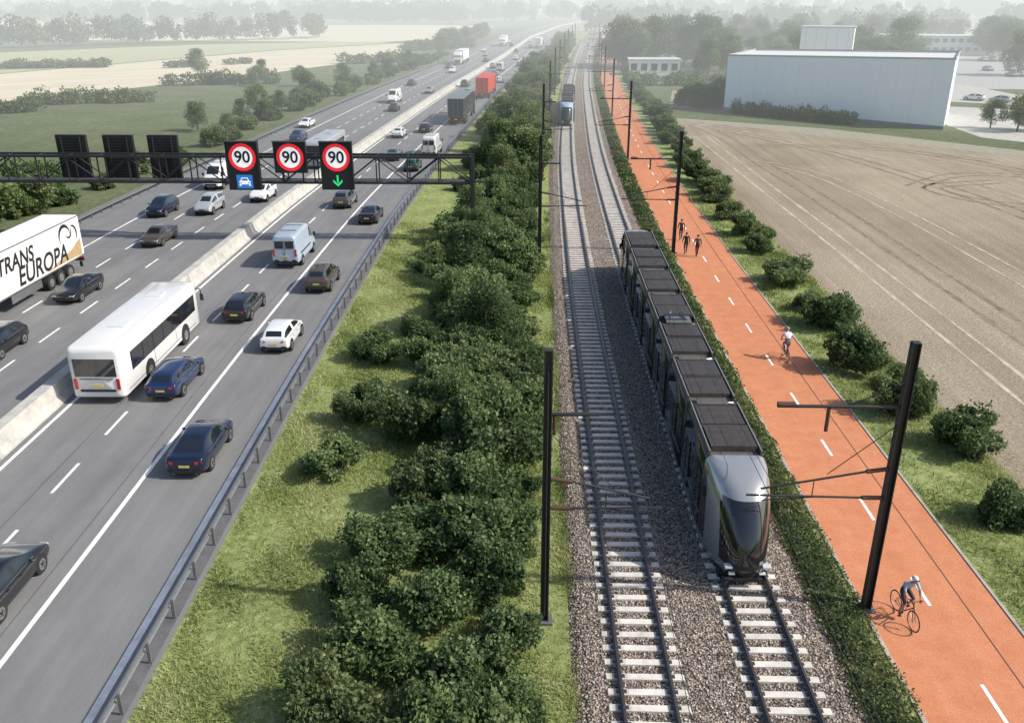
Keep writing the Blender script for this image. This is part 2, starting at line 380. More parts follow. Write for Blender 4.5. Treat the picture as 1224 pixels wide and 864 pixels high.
def guardrail(x,side):
    mb=MB(); w=[(0,.42),(.05*side,.46),(.05*side,.52),(0,.57),(0,.61),(.05*side,.66),(.05*side,.72),(0,.76)]
    mb.sweep(w,x,roff,R0,900,4,STEEL)
    mb.sweep([(-.10*side,.80),(-.02*side,.80)],x,roff,R0,900,4,STEEL)
    for d in np.arange(R0,330,2.0): mb.box((x-.10*side+roff(d),d,.36),(.10,.06,.78),STEEL)
    mb.build('guardrail')
guardrail(-11.9,-1); guardrail(-39.3,1)

# ------------------------------------------------------------ railway
mb=MB(); mb.sweep([(1.25,.0),(1.75,.13),(8.75,.13),(9.3,.0)],0,toff,-30,900,6,BALL); mb.build('ballast_bed')
for xc in(3.35,7.2):
    mb=MB()
    d=4.0
    while d<420:
        mb.box((xc+toff(d)+random.uniform(-.02,.02),d,.125),(2.35,.25,.13),SLEEP,tangent(toff,d)+random.uniform(-.01,.01),.94)
        if d<75:
            for s in(-1,1): mb.box((xc+s*.7175+toff(d),d,.205),(.30,.13,.03),RAIL)
        d+=.6
    for s in(-1,1):
        pr=[(-.07,.19),(-.07,.215),(-.012,.235),(-.012,.30),(-.036,.315),(-.036,.345),(.036,.345),(.036,.315),(.012,.30),(.012,.235),(.07,.215),(.07,.19)]
        mb.sweep(pr,xc+s*.7175,toff,0,900,3,RAIL,True)
    mb.build('railway_track')
n=26000; y=13+45*rng.uniform(0,1,n)**1.5; x=rng.uniform(1.5,9.1,n); C=np.stack([x,y,np.full(n,.15)],1)
u=rng.normal(size=(n,3)); u/=np.linalg.norm(u,axis=1,keepdims=True); w=rng.normal(size=(n,3)); v=np.cross(u,w); v/=np.linalg.norm(v,axis=1,keepdims=True); q=np.cross(u,v); S=rng.uniform(.02,.05,(n,1))
P=[C+u*S,C+(-u*.4+v)*S,C+(-u*.4-v*.6+q*.8)*S,C+(-u*.4-v*.6-q*.8)*S]
V=np.stack([P[0],P[1],P[2], P[0],P[2],P[3], P[0],P[3],P[1], P[1],P[3],P[2]],1).reshape(-1,3)
STONE=m_leaf('stone',[(0,(.11,.09,.075)),(.5,(.33,.275,.225)),(1,(.64,.58,.51))],0.0)
place(rawmesh(V,3,4*n,np.repeat(rng.uniform(.2,.9,n),12),STONE,'ballast_stones'),'ballast_stones')

# ------------------------------------------------------------ cycle path
mb=MB(); mb.sweep([(10.85,.012),(15.25,.012)],0,toff,-40,900,6,PATH); mb.build('cycle_path')
mb=MB(); KERB=m_concrete('kerb_concrete',(.40,.37,.33))
mb.sweep([(10.72,.0),(10.72,.05),(10.84,.05),(10.84,.0)],0,toff,-40,900,6,KERB); mb.sweep([(15.26,.0),(15.26,.045),(15.36,.045),(15.36,.0)],0,toff,-40,900,6,KERB); mb.build('path_kerb')
mb=MB(); d=-1.8
while d<400: mb.sweep([(12.94,.018),(13.06,.018)],0,toff,d,d+1.5,.75,WHITE); d+=5
mb.build('path_markings')
mb=MB(); mb.sweep([(14.13,.017),(14.17,.017)],0,toff,-30,400,5,SEAM); mb.build('path_seam')

def strip_hedge():
    C=[];S=[];T=[]
    for d0,d1,den,sz in((8,40,560,.055),(40,90,300,.075),(90,200,90,.14),(200,600,14,.32)):
        n=int((d1-d0)*den); t=rng.uniform(-1,1,n); y=rng.uniform(d0,d1,n)
        prof=np.sqrt(np.clip(1-np.abs(t)**2.6,0,1)); lump=1+.25*np.sin(y*2.1)+.2*np.sin(y*5.3+t*4)
        z=(.03+.36*prof*lump)*rng.uniform(.5,1.15,n)**.5
        x=9.95+t*.78*(1+.10*np.sin(y*1.7)+.06*np.sin(y*4.1))+rng.normal(0,.06,n)
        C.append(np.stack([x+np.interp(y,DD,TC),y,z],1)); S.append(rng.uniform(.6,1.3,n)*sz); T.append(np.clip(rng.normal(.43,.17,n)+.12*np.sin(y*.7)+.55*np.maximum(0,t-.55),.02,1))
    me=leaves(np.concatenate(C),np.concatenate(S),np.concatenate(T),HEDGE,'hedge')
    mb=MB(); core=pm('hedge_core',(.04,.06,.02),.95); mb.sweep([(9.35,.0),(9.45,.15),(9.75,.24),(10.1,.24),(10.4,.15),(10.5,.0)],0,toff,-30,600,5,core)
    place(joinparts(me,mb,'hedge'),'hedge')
strip_hedge()

def blades(name,n,xf,d0,d1,pw,h,base=0):
    y=d0+(d1-d0)*rng.uniform(0,1,n)**pw; x=xf(y,n); 
    ok=(np.sin(x*1.3+y*.45)+np.sin(y*1.1-x*.7)+np.sin(x*3.1+y*2.2)*.6+rng.normal(0,.9,n))>-.2
    x=x[ok];y=y[ok];n=len(x); hh=h*rng.uniform(.4,1.5,n); a=rng.uniform(0,6.28,n); w=.012+.0004*y
    lx=rng.normal(0,.5,n)*hh; ly=rng.normal(0,.5,n)*hh
    z=np.full(n,base)
    V=np.stack([np.stack([x-np.cos(a)*w,y-np.sin(a)*w,z],1),np.stack([x+np.cos(a)*w,y+np.sin(a)*w,z],1),np.stack([x+lx,y+ly,z+hh],1)],1).reshape(-1,3)
    T=np.clip(.55+.16*np.sin(x*.9+y*.3)+.14*np.sin(y*.8-x*.5)+.1*np.sin(x*2.7+y*1.9)+rng.normal(0,.16,n),.02,1)
    place(rawmesh(V,3,n,np.repeat(T,3),BLADE,name),name)
blades('grass',220000,lambda y,n:-11.4+np.interp(y,DD,RC)+rng.uniform(0,1,n)*(12.7-np.interp(y,DD,RC)),13,75,1.6,.13)
blades('grass',60000,lambda y,n:15.45+rng.uniform(0,4.4,n),16,90,1.5,.15)
blades('grass',12000,lambda y,n:19.3+rng.normal(0,.25,n),16,90,1.5,.25)
blades('grass',14000,lambda y,n:1.35+rng.normal(0,.12,n),13,80,1.6,.13)

# ------------------------------------------------------------ shrubs
gx=[(-4.4,20.3,.9),(-2.2,19.0,1),(-.9,20.6,.85),(-3.0,22.3,1.05),(-5.4,22.8,.8),(-1.3,23.6,.95),(-2.8,25.8,1.1),(-.8,26.2,.85),(-4.7,25.6,.85),(-1.8,28.8,1.1),(-4.0,28.8,.9),(-5.2,17.6,.85),(-3.6,17.2,.95),(-1.6,16.4,.9),(-.6,29.8,.7),(-.5,18,.7),(-3.2,15,.9)]
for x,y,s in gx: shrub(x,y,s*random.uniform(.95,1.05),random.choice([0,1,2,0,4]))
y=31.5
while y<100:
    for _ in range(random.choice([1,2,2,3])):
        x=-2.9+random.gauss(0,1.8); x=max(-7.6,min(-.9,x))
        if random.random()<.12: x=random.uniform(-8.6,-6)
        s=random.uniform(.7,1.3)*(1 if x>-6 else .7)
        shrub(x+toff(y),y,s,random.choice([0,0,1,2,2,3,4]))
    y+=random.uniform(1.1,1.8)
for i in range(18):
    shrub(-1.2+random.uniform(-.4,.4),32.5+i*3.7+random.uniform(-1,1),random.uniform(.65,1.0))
for i in range(9): tree(random.uniform(-5.0,-2.5),36+i*7+random.uniform(-2,2),random.uniform(3.2,4.4),random.choice([1,3,0]))
y=100
while y<430:
    a=-8.5+roff(y); b=-1.0+toff(y); 
    for _ in range(3):
        x=random.uniform(a+ (b-a)*.15,b)
        if random.random()<.4: tree(x,y,random.uniform(3.5,6))
        else: shrub(x,y,random.uniform(1.0,1.7))
    y+=random.uniform(2.0,3.0)*(1 if y<250 else 1.6)
for x,y,s in((17.9,28.2,.95),(18.9,33.9,.85),(17.6,37.6,1.0),(18.6,40.2,.8),(17.3,42.8,1.05),(17.8,49.5,1.0),(17.5,52.6,.8),(17.6,58,1.1),(17.7,66,.9),(18.4,68.5,.8),(17.7,71.5,.9),(17.6,77,1.0),(17.9,84,1.0),(18.2,24.0,.7)): shrub(x,y,s*.92,random.choice([0,1,4,2]))
y=88
while y<260:
    shrub(18.0+toff(y)+random.uniform(-.7,.7),y,random.uniform(.75,1.2)); y+=random.uniform(3,5)
for x,y,h in((-50,132,4.5),(-46,140,4),(-47,152,5.2),(-46,182,5.2),(-43,205,5.2),(-53,205,4.6),(-86,232,7),(-63,205,4.5),(-45,160,3.4),(-44,128,3.2),(-38,240,4.5),(-36,265,5),(-52,88,3.2),(-49,78,3.6),(-66,220,5),(-40,228,4)): tree(x,y,h)
for i in range(60):
    y=random.uniform(75,330); shrub(-43.5-abs(random.gauss(0,2.5))+roff(y),y,random.uniform(.8,1.5),random.choice([3,4,0,1]))
for y in(74,78,83): shrub(-47+random.uniform(-2,2),y,1.8)
for i in range(26):
    y=random.uniform(330,480); tree(-45+roff(y)+random.uniform(-8,1),y,random.uniform(5,8))
hedgerow('hedgerow',[(-96,150),(-88,156)],2.2,2.6,.22,40,LEAF2); hedgerow('hedgerow',[(-94,166),(-74,172)],2.0,2.8,.22,40,LEAF2)
hedgerow('hedgerow',[(-84,206),(-60,212)],2.0,3.0,.24,36,LEAF2,.2); hedgerow('hedgerow',[(-150,258),(-124,264)],2.4,2.6,.28,30,FARL,.2)
hedgerow('hedgerow',[(-104,262),(-84,285)],2.2,2.0,.28,26,FARL,.75); hedgerow('hedgerow',[(-58,280),(-36,292)],2.4,3.2,.28,28,FARL,.2)
hedgerow('hedgerow',[(-48,350),(-26,382)],3,4,.35,22,FARL,.2)
for i in range(20): tree(random.uniform(24,56),random.uniform(256,290),random.uniform(10,15))
for i in range(8): tree(random.uniform(40,54),random.uniform(225,255),random.uniform(8,12))
for i in range(15): tree(27+toff(y0:=random.uniform(295,430))-10+random.uniform(0,14),y0,random.uniform(8,12))
for x,y in((29,168),(31,172),(33,168),(35,171),(32,165)): shrub(x,y,1.8,0)
hedgerow('clipped_hedge',[(34.5,156.5),(39,151),(50,141)],1.1,2.3,.14,120,LEAF)
hedgerow('hedgerow',[(24,208),(60,214)],2,3,.25,36,LEAF2,.2)
for x,y,h in((72,134,5.5),(75,136,5),(70,138,4.5)): tree(x,y,h,random.choice([0,2]))
for i in range(80): tree(random.uniform(75,330),random.uniform(225,420),random.uniform(8,14))
for i in range(14): tree(random.uniform(60,95),random.uniform(215,300),random.uniform(7,12))

def wood(name,x0,x1,y0,y1,n,h,size=.9,per=5):
    bl=[]
    for i in range(n):
        x=random.uniform(x0,x1); y=y0+(y1-y0)*((x-x0)/(x1-x0))+random.uniform(-14,14); hh=h*random.uniform(.6,1.1); R=hh*.30; t=random.uniform(.2,.7)
        for k in range(5):
            bl.append(((x+random.uniform(-R,R)*.7,y+random.uniform(-R,R)*.7,hh*random.uniform(.3,.85)),(R*.7,R*.7,hh*.2),t))
    C,S,T=blobcloud(bl,per,size); place(leaves(C,S,T,FARL,name),name)
wood('distant_wood',-330,-112,250,480,150,12,.7,7); wood('distant_wood',-600,-60,640,760,230,16,1.3,3)
wood('distant_wood',-1500,1500,1000,1000,500,22,2.4,1.2); wood('distant_wood',30,620,560,640,230,15,1.3,3); wood('distant_wood',75,460,430,460,120,12,1.0,4)
wood('distant_wood',-200,300,820,860,160,18,1.6,2.2)

# ------------------------------------------------------------ cars
def sub_mesh(mb,lv,name):
    me=mb.mesh(name); o=bpy.data.objects.new('tmp',me); col.objects.link(o); m=o.modifiers.new('s','SUBSURF'); m.levels=lv; m.render_levels=lv
    dg=bpy.context.evaluated_depsgraph_get(); dg.update(); r=bpy.data.meshes.new_from_object(o.evaluated_get(dg)); bpy.data.objects.remove(o); r.name=name
    r.polygons.foreach_set('use_smooth',[True]*len(r.polygons)); return r
PAINT0=pm('car_paint_base',(.3,.3,.3),.3,.3)
def half(st):
    y,w,zl,zb,zt,wt=st
    up=zt-zb
    z5=zt-.07 if up>.2 else zb+up*.75
    return [(w*.90,y,zl),(w,y,zl+.12),(w*1.0,y,(zl+zb)/2+.08),(w*.965,y,zb),(w*.90 if up>.2 else w*.90,y,zb+.03),(wt,y,z5),(wt*.86,y,zt-.012),(0,y,zt)]
STY={
'sedan':dict(st=[(-2.36,.70,.42,.80,.86,.58),(-2.30,.82,.30,.93,1.00,.66),(-2.18,.87,.26,.98,1.05,.69),(-1.95,.90,.22,.99,1.07,.70),(-1.72,.91,.2,.98,1.09,.68),(-.95,.92,.2,.95,1.40,.60),(-.60,.92,.2,.93,1.45,.60),(-.10,.92,.2,.92,1.47,.60),(0,.92,.2,.92,1.47,.60),(.45,.92,.2,.91,1.42,.60),(1.20,.91,.2,.90,1.0,.72),(1.8,.89,.22,.84,.90,.68),(2.15,.85,.25,.74,.79,.64),(2.32,.78,.30,.62,.66,.56),(2.37,.68,.40,.54,.56,.48)],
  glass=(4,10),rear=(4,),front=(9,),pil=(7,),ax=(-1.38,1.42)),
'hatch':dict(st=[(-2.10,.72,.42,.78,.83,.60),(-2.05,.82,.30,.93,.99,.66),(-1.98,.86,.26,.97,1.06,.66),(-1.66,.88,.22,.96,1.40,.61),(-1.3,.89,.2,.95,1.47,.61),(-.35,.90,.2,.94,1.50,.61),(-.25,.90,.2,.94,1.50,.61),(.40,.90,.2,.93,1.46,.61),(1.10,.89,.2,.92,1.03,.70),(1.6,.87,.22,.86,.93,.66),(1.92,.83,.25,.74,.8,.62),(2.06,.76,.30,.62,.66,.54),(2.11,.66,.40,.54,.56,.46)],
  glass=(2,8),rear=(2,),front=(7,),pil=(5,),ax=(-1.28,1.28)),
}
def car_mesh(style):
    zs=1.0;ys=1.0;base=style
    if style=='suv': base='hatch';zs=1.16;ys=1.10
    if style=='wagon': base='hatch';ys=1.14
    P=STY[base]; mb=MB(); secs=[]
    for st in P['st']:
        st=(st[0]*ys,st[1],st[2]*zs,st[3]*zs,st[4]*zs,st[5]); h=half(st); secs.append(h+[(-x,y,z) for x,y,z in h[:-1][::-1]])
    g0,g1=P['glass']
    def mf(i,j):
        jj=j if j<7 else 13-j
        if j>=14: return BLACKP
        if jj==4 and g0<=i<g1 and i not in P['pil']: return GLASS
        if jj==6 and (i in P['rear'] or i in P['front']): return GLASS
        if jj==0: return BLACKP
        return PAINT0
    mb.mi(PAINT0); mb.loft(secs,mf,True,PAINT0)
    body=sub_mesh(mb,2,'body'); out=MB(); out.mi(PAINT0)
    mats=list(body.materials); vs=[v.co[:] for v in body.vertices]
    out.add(vs,[tuple(p.vertices) for p in body.polygons],[mats[p.material_index] for p in body.polygons],True)
    r=.33*(1.08 if style=='suv' else 1)
    for ya in P['ax']:
        ya*=ys
        for s in(-1,1):
            out.tube((s*.80,ya,r+.02),(s*.902,ya,r+.02),r+.065,BLACKP,20); out.tube((s*.70,ya,r),(s*.915,ya,r),r,RUBBER,20)
            out.tube((s*.85,ya,r),(s*.925,ya,r),r*.66,RIM,14); out.tube((s*.9,ya,r),(s*.932,ya,r),r*.2,BLACKP,8)
            for k in range(5):
                a=k*1.2566; out.tube((s*.928,ya+math.cos(a)*r*.38,r+math.sin(a)*r*.38),(s*.930,ya+math.cos(a+.01)*r*.39,r+math.sin(a)*r*.39),r*.13,BLACKP,6)
    e=P['st'][0][0]*ys; f=P['st'][-1][0]*ys; b=.80*zs
    for s in(-1,1):
        out.box((s*.64,e+.09,b+.02),(.32,.13,.12),REDL,s*.25); out.box((s*.60,f-.13,.62*zs),(.30,.16,.11),HEADL)
        out.ell((s*1.0,(.72)*ys,.98*zs),(.11,.06,.07),PAINT0,8,5); out.box((s*.93,0.1,.80*zs),(.02,.16,.025),BLACKP); out.box((s*.925,-.75,.80*zs),(.02,.16,.025),BLACKP)
        out.tube((s*.5,e+.02,.30),(s*.5,e+.12,.30),.04,RIM,8)
        for ya,yb in zip([-1.55,-.9,.5],[-.9,.5,1.05]): out.tube((s*.895,ya*ys,.97*zs),(s*.895,yb*ys,.95*zs),.012,RIM,5)
    out.box((0,e-.003,.66*zs),(.46,.03,.10),PLATE); out.box((0,e+.03,.40*zs),(1.35,.10,.14),BLACKP)
    out.box((0,f-.03,.42*zs),(1.1,.08,.16),BLACKP); out.box((0,f-.02,.55*zs),(.5,.06,.09),BLACKP); out.box((0,0,.2),(1.5,3.6,.12),BLACKP)
    return out.mesh('car_'+style)
CM={k:car_mesh(k) for k in('sedan','hatch','suv','wagon')}
PC={'black':(.008,.009,.011),'navy':(.010,.018,.045),'blue':(.016,.035,.11),'white':(.72,.73,.74),'silver':(.36,.38,.40),'grey':(.10,.105,.11),'bronze':(.10,.085,.065),'green':(.02,.09,.05),'red':(.40,.03,.02),'lgrey':(.5,.52,.53)}
def paint(c): return pm('car_paint_'+c,PC[c],.25,.35 if c not in('white','black') else 0,.04,2,coat=1.0)
def car(lane,d,c,style='sedan',dirn=1,name=None,x=None,rz=None,y=None,sc=.92):
    X=(lane+roff(d)) if x is None else x
    rot=(tangent(roff,d) if rz is None else rz)+(0 if dirn>0 else math.pi)
    o=place(CM[style],name or {'sedan':'sedan_car','hatch':'hatchback_car','suv':'suv_car','wagon':'estate_car'}[style],(X,d,.024 if x is None else .02),rot,scale=(sc,sc,sc))
    o.material_slots[0].link='OBJECT'; o.material_slots[0].material=paint(c); return o
L3,L2,L1=-14.2,-17.75,-21.0
for a in [(-18.0,23.0,'black','sedan'),(-14.4,32.7,'navy','sedan'),(-18.1,40.0,'blue','wagon'),(L3,46.0,'white','hatch'),(L2-.1,51.0,'black','wagon'),(L3,56.8,'bronze','suv'),(L2,82,'grey','suv'),(L3,76,'black','sedan'),
  (L3-.1,101,'green','hatch'),(-20.6,127,'white','sedan'),(-17.6,132,'black','hatch'),(L2,108,'grey','sedan'),(L2,185,'silver','sedan'),(L1,205,'black','suv'),(L3,215,'white','hatch'),(L2,236,'navy','sedan'),(L1,262,'silver','suv'),(L3,270,'black','sedan'),(L2,300,'white','hatch'),(L3,330,'red','sedan'),(L1,345,'black','sedan'),(L2,380,'silver','hatch'),(L3,410,'black','suv'),(L1,430,'white','sedan')]: car(a[0],a[1],a[2],a[3])
K1,K2,K3=-26.4,-30.0,-33.7
for a in [(K2+.1,54.2,'black','sedan'),(K2+.3,44.3,'black','hatch'),(K2,68.0,'bronze','sedan'),(K2+.3,79,'lgrey','suv'),(K3,78,'navy','suv'),(K1,84.5,'white','suv'),(K3,122,'blue','suv'),(-36.8,137,'white','sedan'),(K1-1,158,'black','hatch'),(K3,208,'black','sedan'),(K1,190,'silver','sedan'),(K2,245,'white','suv'),(K3,262,'navy','sedan'),(K1,290,'black','sedan'),(K2,320,'silver','hatch'),(K3,350,'white','sedan'),(K1,390,'black','suv'),(K2,420,'white','hatch')]: car(a[0],a[1],a[2],a[3],-1)
for i in range(56):
    r=i//14; x=116+ (i%14)*3.1+random.uniform(-.2,.2)+r*7; y=236+r*20
    if random.random()<.5: car(0,y,random.choice(['white','lgrey','silver','white','silver','grey']),random.choice(['sedan','hatch','suv']),1,'parked_car',x=x,rz=random.choice([0,math.pi]))
for i in range(6): car(0,178-i*3.6,random.choice(['white','lgrey','silver']),'hatch',1,'parked_car',x=86+i*3.2,rz=.8)

def rsec(w,z0,z1,r,y,n=4,tw=1.0):
    pts=[]
    for cx,cz,a0 in((w-r,z0+r*.5,-90),(w*tw-r,z1-r,0),(-(w*tw-r),z1-r,90),(-(w-r),z0+r*.5,180)):
        for k in range(n+1):
            a=math.radians(a0+90*k/n); rz=r*.5 if (a0==-90 or a0==180) else r
            pts.append((cx+r*math.cos(a),y,cz+rz*math.sin(a)))
    return pts
def wheel(mb,x,y,r,w,s):
    mb.tube((x-w/2,y,r),(x+w/2,y,r),r,RUBBER,20); mb.tube((x+s*(w/2-.02),y,r),(x+s*(w/2+.015),y,r),r*.55,RIM,14); mb.tube((x+s*(w/2),y,r),(x+s*(w/2+.05),y,r),r*.2,RIM,8)
WP=pm('white_coach_paint',(.74,.74,.73),.3,0,.03,1,coat=.8)
def coach(x,d,dirn,paintm,L=12.0,hh=3.25,name='coach_bus'):
    mb=MB(); h=L/2
    secs=[rsec(1.10,.45,hh-.25,.2,-h),rsec(1.22,.38,hh-.08,.2,-h+.08),rsec(1.27,.35,hh,.2,-h+.3),rsec(1.27,.35,hh,.2,h-.5),rsec(1.24,.36,hh-.05,.2,h-.2),rsec(1.12,.42,hh-.35,.2,h)]
    mb.loft(secs,paintm,True,paintm)
    wz=hh-1.12
    for s in(-1,1):
        mb.box((s*1.268,.2,wz),(.03,L-1.9,.95),GLASS)
        for k in range(7): mb.box((s*1.286,-h+1.25+(L-2.2)*k/6.5,wz),(.012,.06,.95),BLACKP)
        mb.box((s*1.27,-.2,.62),(.012,L-1.4,.03),BLACKP); mb.box((s*1.27,1.5,1.0),(.012,.03,.7),BLACKP); mb.box((s*1.27,-1.5,1.0),(.012,.03,.7),BLACKP)
        for ya in(-h+3.1,h-2.6):
            mb.tube((s*1.1,ya,.55),(s*1.279,ya,.55),.60,BLACKP,22); wheel(mb,s*1.13,ya,.50,.32,s)
        mb.box((s*1.02,-h+.02,1.1),(.16,.10,.55),REDL); mb.box((s*.9,h-.06,.85),(.4,.14,.2),HEADL)
        mb.path([(s*1.1,h-.1,hh-.5),(s*1.38,h+.15,hh-.6),(s*1.42,h+.15,hh-1)],.03,BLACKP); mb.box((s*1.42,h+.15,hh-1.1),(.18,.08,.4),BLACKP)
    mb.box((0,-h+.06,wz+.1),(2.0,.16,.9),GLASS); mb.box((0,-h-.005,1.02),(.52,.03,.12),PLATE); mb.box((0,-h+.03,1.35),(1.6,.12,.03),BLACKP); mb.box((0,-h+.03,.75),(1.7,.12,.12),BLACKP)
    mb.box((0,h-.09,1.95),(2.15,.22,1.5),GLASS); mb.box((0,-2.2,hh+.02),(.8,.8,.06),paintm); mb.box((0,2.6,hh+.02),(.8,.8,.06),paintm)
    for s in(-1,1): mb.box((s*.85,0,hh+.003),(.03,L-1.2,.012),pm('roof_seam',(.45,.45,.45),.6))
    return mb.build(name,None,(x,d,.024),tangent(roff,d)+(0 if dirn>0 else math.pi))
coach(-20.9+roff(44),42.9,1,WP,10.8,2.95)
coach(K1+.8+roff(105),106,-1,pm('silver_coach_paint',(.45,.47,.5),.3,.3),11,3.1)

def van(x,d,dirn,pn,name='panel_van',high=1.0):
    P=pm(*pn) if isinstance(pn,tuple) else pn
    st=[(-2.85,.86,.40,1.25,2.28,.74),(-2.82,.94,.34,1.25,2.40,.80),(-2.7,.98,.32,1.25,2.46,.84),(-1.0,.99,.3,1.25,2.50,.85),(.9,.99,.3,1.25,2.48,.85),(1.0,.99,.3,1.25,2.48,.85),(1.35,.99,.3,1.25,2.42,.83),(2.15,.98,.3,1.22,1.45,.86),(2.55,.94,.3,1.02,1.16,.80),(2.80,.86,.34,.8,.9,.7),(2.86,.76,.42,.66,.7,.6)]
    mb=MB(); secs=[]
    for s_ in st:
        h=half(s_); secs.append(h+[(-a,b,c) for a,b,c in h[:-1][::-1]])
    def mf(i,j):
        jj=j if j<7 else 13-j
        if j>=14 or jj==0: return BLACKP
        if jj==4 and i in(5,6): return GLASS
        if jj==6 and i==6: return GLASS
        return P
    mb.loft(secs,mf,True,P); body=sub_mesh(mb,1,'vb'); o=MB(); ms=list(body.materials)
    o.add([v.co[:] for v in body.vertices],[tuple(p.vertices) for p in body.polygons],[ms[p.material_index] for p in body.polygons],True)
    for s in(-1,1):
        for ya in(-1.7,1.85): o.tube((s*.85,ya,.40),(s*.985,ya,.40),.42,BLACKP,20); wheel(o,s*.88,ya,.35,.24,s)
        o.box((s*.80,-2.83,1.2),(.13,.08,.5),REDL); o.box((s*.38,-2.835,1.78),(.62,.05,.55),GLASS); o.box((s*.7,2.70,.85),(.26,.2,.22),HEADL)
        o.box((s*1.12,1.7,1.5),(.16,.10,.3),BLACKP); o.box((s*.99,-.6,1.0),(.02,2.9,.10),BLACKP)
    o.box((0,-2.865,1.2),(.02,.02,1.8),BLACKP); o.box((0,-2.86,.92),(.5,.03,.12),PLATE); o.box((0,-2.84,.45),(1.75,.14,.2),BLACKP); o.box((0,2.84,.62),(1.2,.06,.2),BLACKP)
    o.box((0,.3,2.50),(1.2,.05,.05),STEEL); o.box((0,-1.4,2.51),(1.2,.05,.05),STEEL)
    return o.build(name,None,(x,d,.024),tangent(roff,d)+(0 if dirn>0 else math.pi))
van(L2+roff(65),63.4,1,('van_paint_silverblue',(.42,.50,.60),.3,.25)); van(-13.6+roff(111),112,1,WP); van(K3+.8+roff(88),91,-1,WP)
van(K2+roff(170),172,-1,WP); van(L2+roff(250),252,1,WP)

def lorry(x,rear,dirn,boxm,cabm,name,text=False,L=13.4):
    mb=MB(); w=1.27
    mb.loft([rsec(w-.02,1.12,4.0,.05,0,1),rsec(w,1.1,4.0,.05,.04,1),rsec(w,1.1,4.0,.05,L,1)],boxm,True,boxm,False)
    mb.box((0,L/2,1.0),(1.0,L-.4,.2),BLACKP)
    for s in(-1,1):
        for ya in(2.3,3.6,4.9): wheel(mb,s*1.07,ya,.5,.38,s)
        mb.box((s*1.2,7.8,.8),(.05,3.6,.5),STEEL); mb.box((s*1.277,L/2,1.16),(.02,L,.09),STEEL); mb.box((s*1.277,L/2,3.95),(.02,L,.08),STEEL)
        mb.box((s*.95,-.03,.85),(.45,.08,.16),REDL); mb.box((s*.6,.9,.95),(.1,.1,.3),BLACKP); mb.box((s*1.15,0.5,.55),(.2,.05,.4),BLACKP)
        mb.box((s*1.2,.0,2.5),(.06,.03,2.8),STEEL)
        mb.tube((s*.35,-.02,1.2),(s*.35,-.02,3.9),.02,STEEL,6)
    mb.box((0,-.02,.72),(2.3,.10,.14),BLACKP); mb.box((0,-.012,2.5),(.03,.02,2.8),BLACKP); mb.box((0,-.03,.9),(.5,.04,.12),PLATE)
    c=L+.5
    mb.box((0,L+1.2,.85),(1.0,5.0,.25),BLACKP)
    mb.loft([rsec(1.22,.9,3.3,.15,c+.6),rsec(1.24,.5,3.75,.15,c+.7),rsec(1.24,.5,3.7,.2,c+1.7),rsec(1.22,.5,3.2,.25,c+2.75),rsec(1.16,.5,2.2,.15,c+2.95),rsec(1.14,.45,1.5,.15,c+3.0)],cabm,True,cabm)
    mb.box((0,c+2.86,2.25),(2.05,.14,.85),GLASS); mb.box((0,c+2.98,1.0),(1.7,.08,.7),BLACKP)
    for s in(-1,1):
        mb.box((s*1.24,c+2.1,2.3),(.03,.8,.75),GLASS); mb.box((s*.9,c+2.98,.75),(.35,.1,.2),HEADL); mb.box((s*1.45,c+2.7,2.4),(.2,.1,.7),BLACKP)
        wheel(mb,s*1.07,c+2.0,.5,.34,s); wheel(mb,s*1.0,c-1.6,.5,.5,s)
    rz=tangent(roff,rear)+(0 if dirn>0 else math.pi); e=empty(name,(x,rear,.024),rz); b=mb.build('body',e)
    if text:
        TX=pm('lettering_black',(.02,.02,.022),.5); TB=pm('livery_bronze',(.42,.30,.16),.5)
        for t,sz,yy,zz in(('TRANS',1.35,10.6,2.55),('EUROPA',1.65,8.6,1.38)):
            cu=bpy.data.curves.new('t','FONT'); cu.body=t; cu.size=sz; cu.extrude=.004; cu.offset=.035; cu.shear=.25; o=bpy.data.objects.new('t',cu); col.objects.link(o)
            dg=bpy.context.evaluated_depsgraph_get(); me=bpy.data.meshes.new_from_object(o.evaluated_get(dg)); bpy.data.objects.remove(o)
            me.materials.clear(); me.materials.append(TX); t2=place(me,'lettering',(-1.277,yy,zz),0,e); t2.rotation_euler=(math.radians(90),0,math.radians(-90))
        m2=MB()
        pts=[(5.2,1.25),(3.4,1.3),(1.6,1.28),(.3,1.22),(.25,2.4),(.9,2.2),(1.6,1.9),(2.6,1.75),(4.0,1.5)]
        m2.add([(-1.274,a,b) for a,b in pts],[tuple(range(len(pts)))],TB)
        for (a0,b0,r,w2,aa,ab) in((2.2,2.95,.75,.26,-.6,3.2),(1.2,2.9,.6,.2,1.4,4.2),(1.7,3.2,.42,.16,2.4,6.0)):
            sec=[]
            for k in range(13):
                a=aa+(ab-aa)*k/12; ww=w2*math.sin(math.pi*(k+.3)/12.6); sec.append([(-1.276,a0+(r-ww/2)*math.cos(a),b0+(r-ww/2)*math.sin(a)),(-1.276,a0+(r+ww/2)*math.cos(a),b0+(r+ww/2)*math.sin(a))])
            m2.loft(sec,TX,False)
        m2.build('livery',e)
    return e
TARP=pm('white_tarpaulin',(.74,.74,.73),.5,0,.05,.8)
lorry(-33.5+roff(60),60.2,-1,TARP,WP,'articulated_lorry',True)
lorry(L3+.2+roff(139),139,1,pm('navy_box_panel',(.012,.018,.035),.35,0,.1,1,coat=.5),BLACKP,'box_lorry')
lorry(L3+.2+roff(178),178,1,pm('red_tarpaulin',(.60,.05,.02),.5),paint('red'),'red_lorry')
lorry(K3+1+roff(285),292,-1,TARP,WP,'white_lorry'); lorry(K2+roff(400),404,-1,TARP,WP,'white_lorry'); lorry(L3+roff(370),370,1,TARP,WP,'white_lorry')

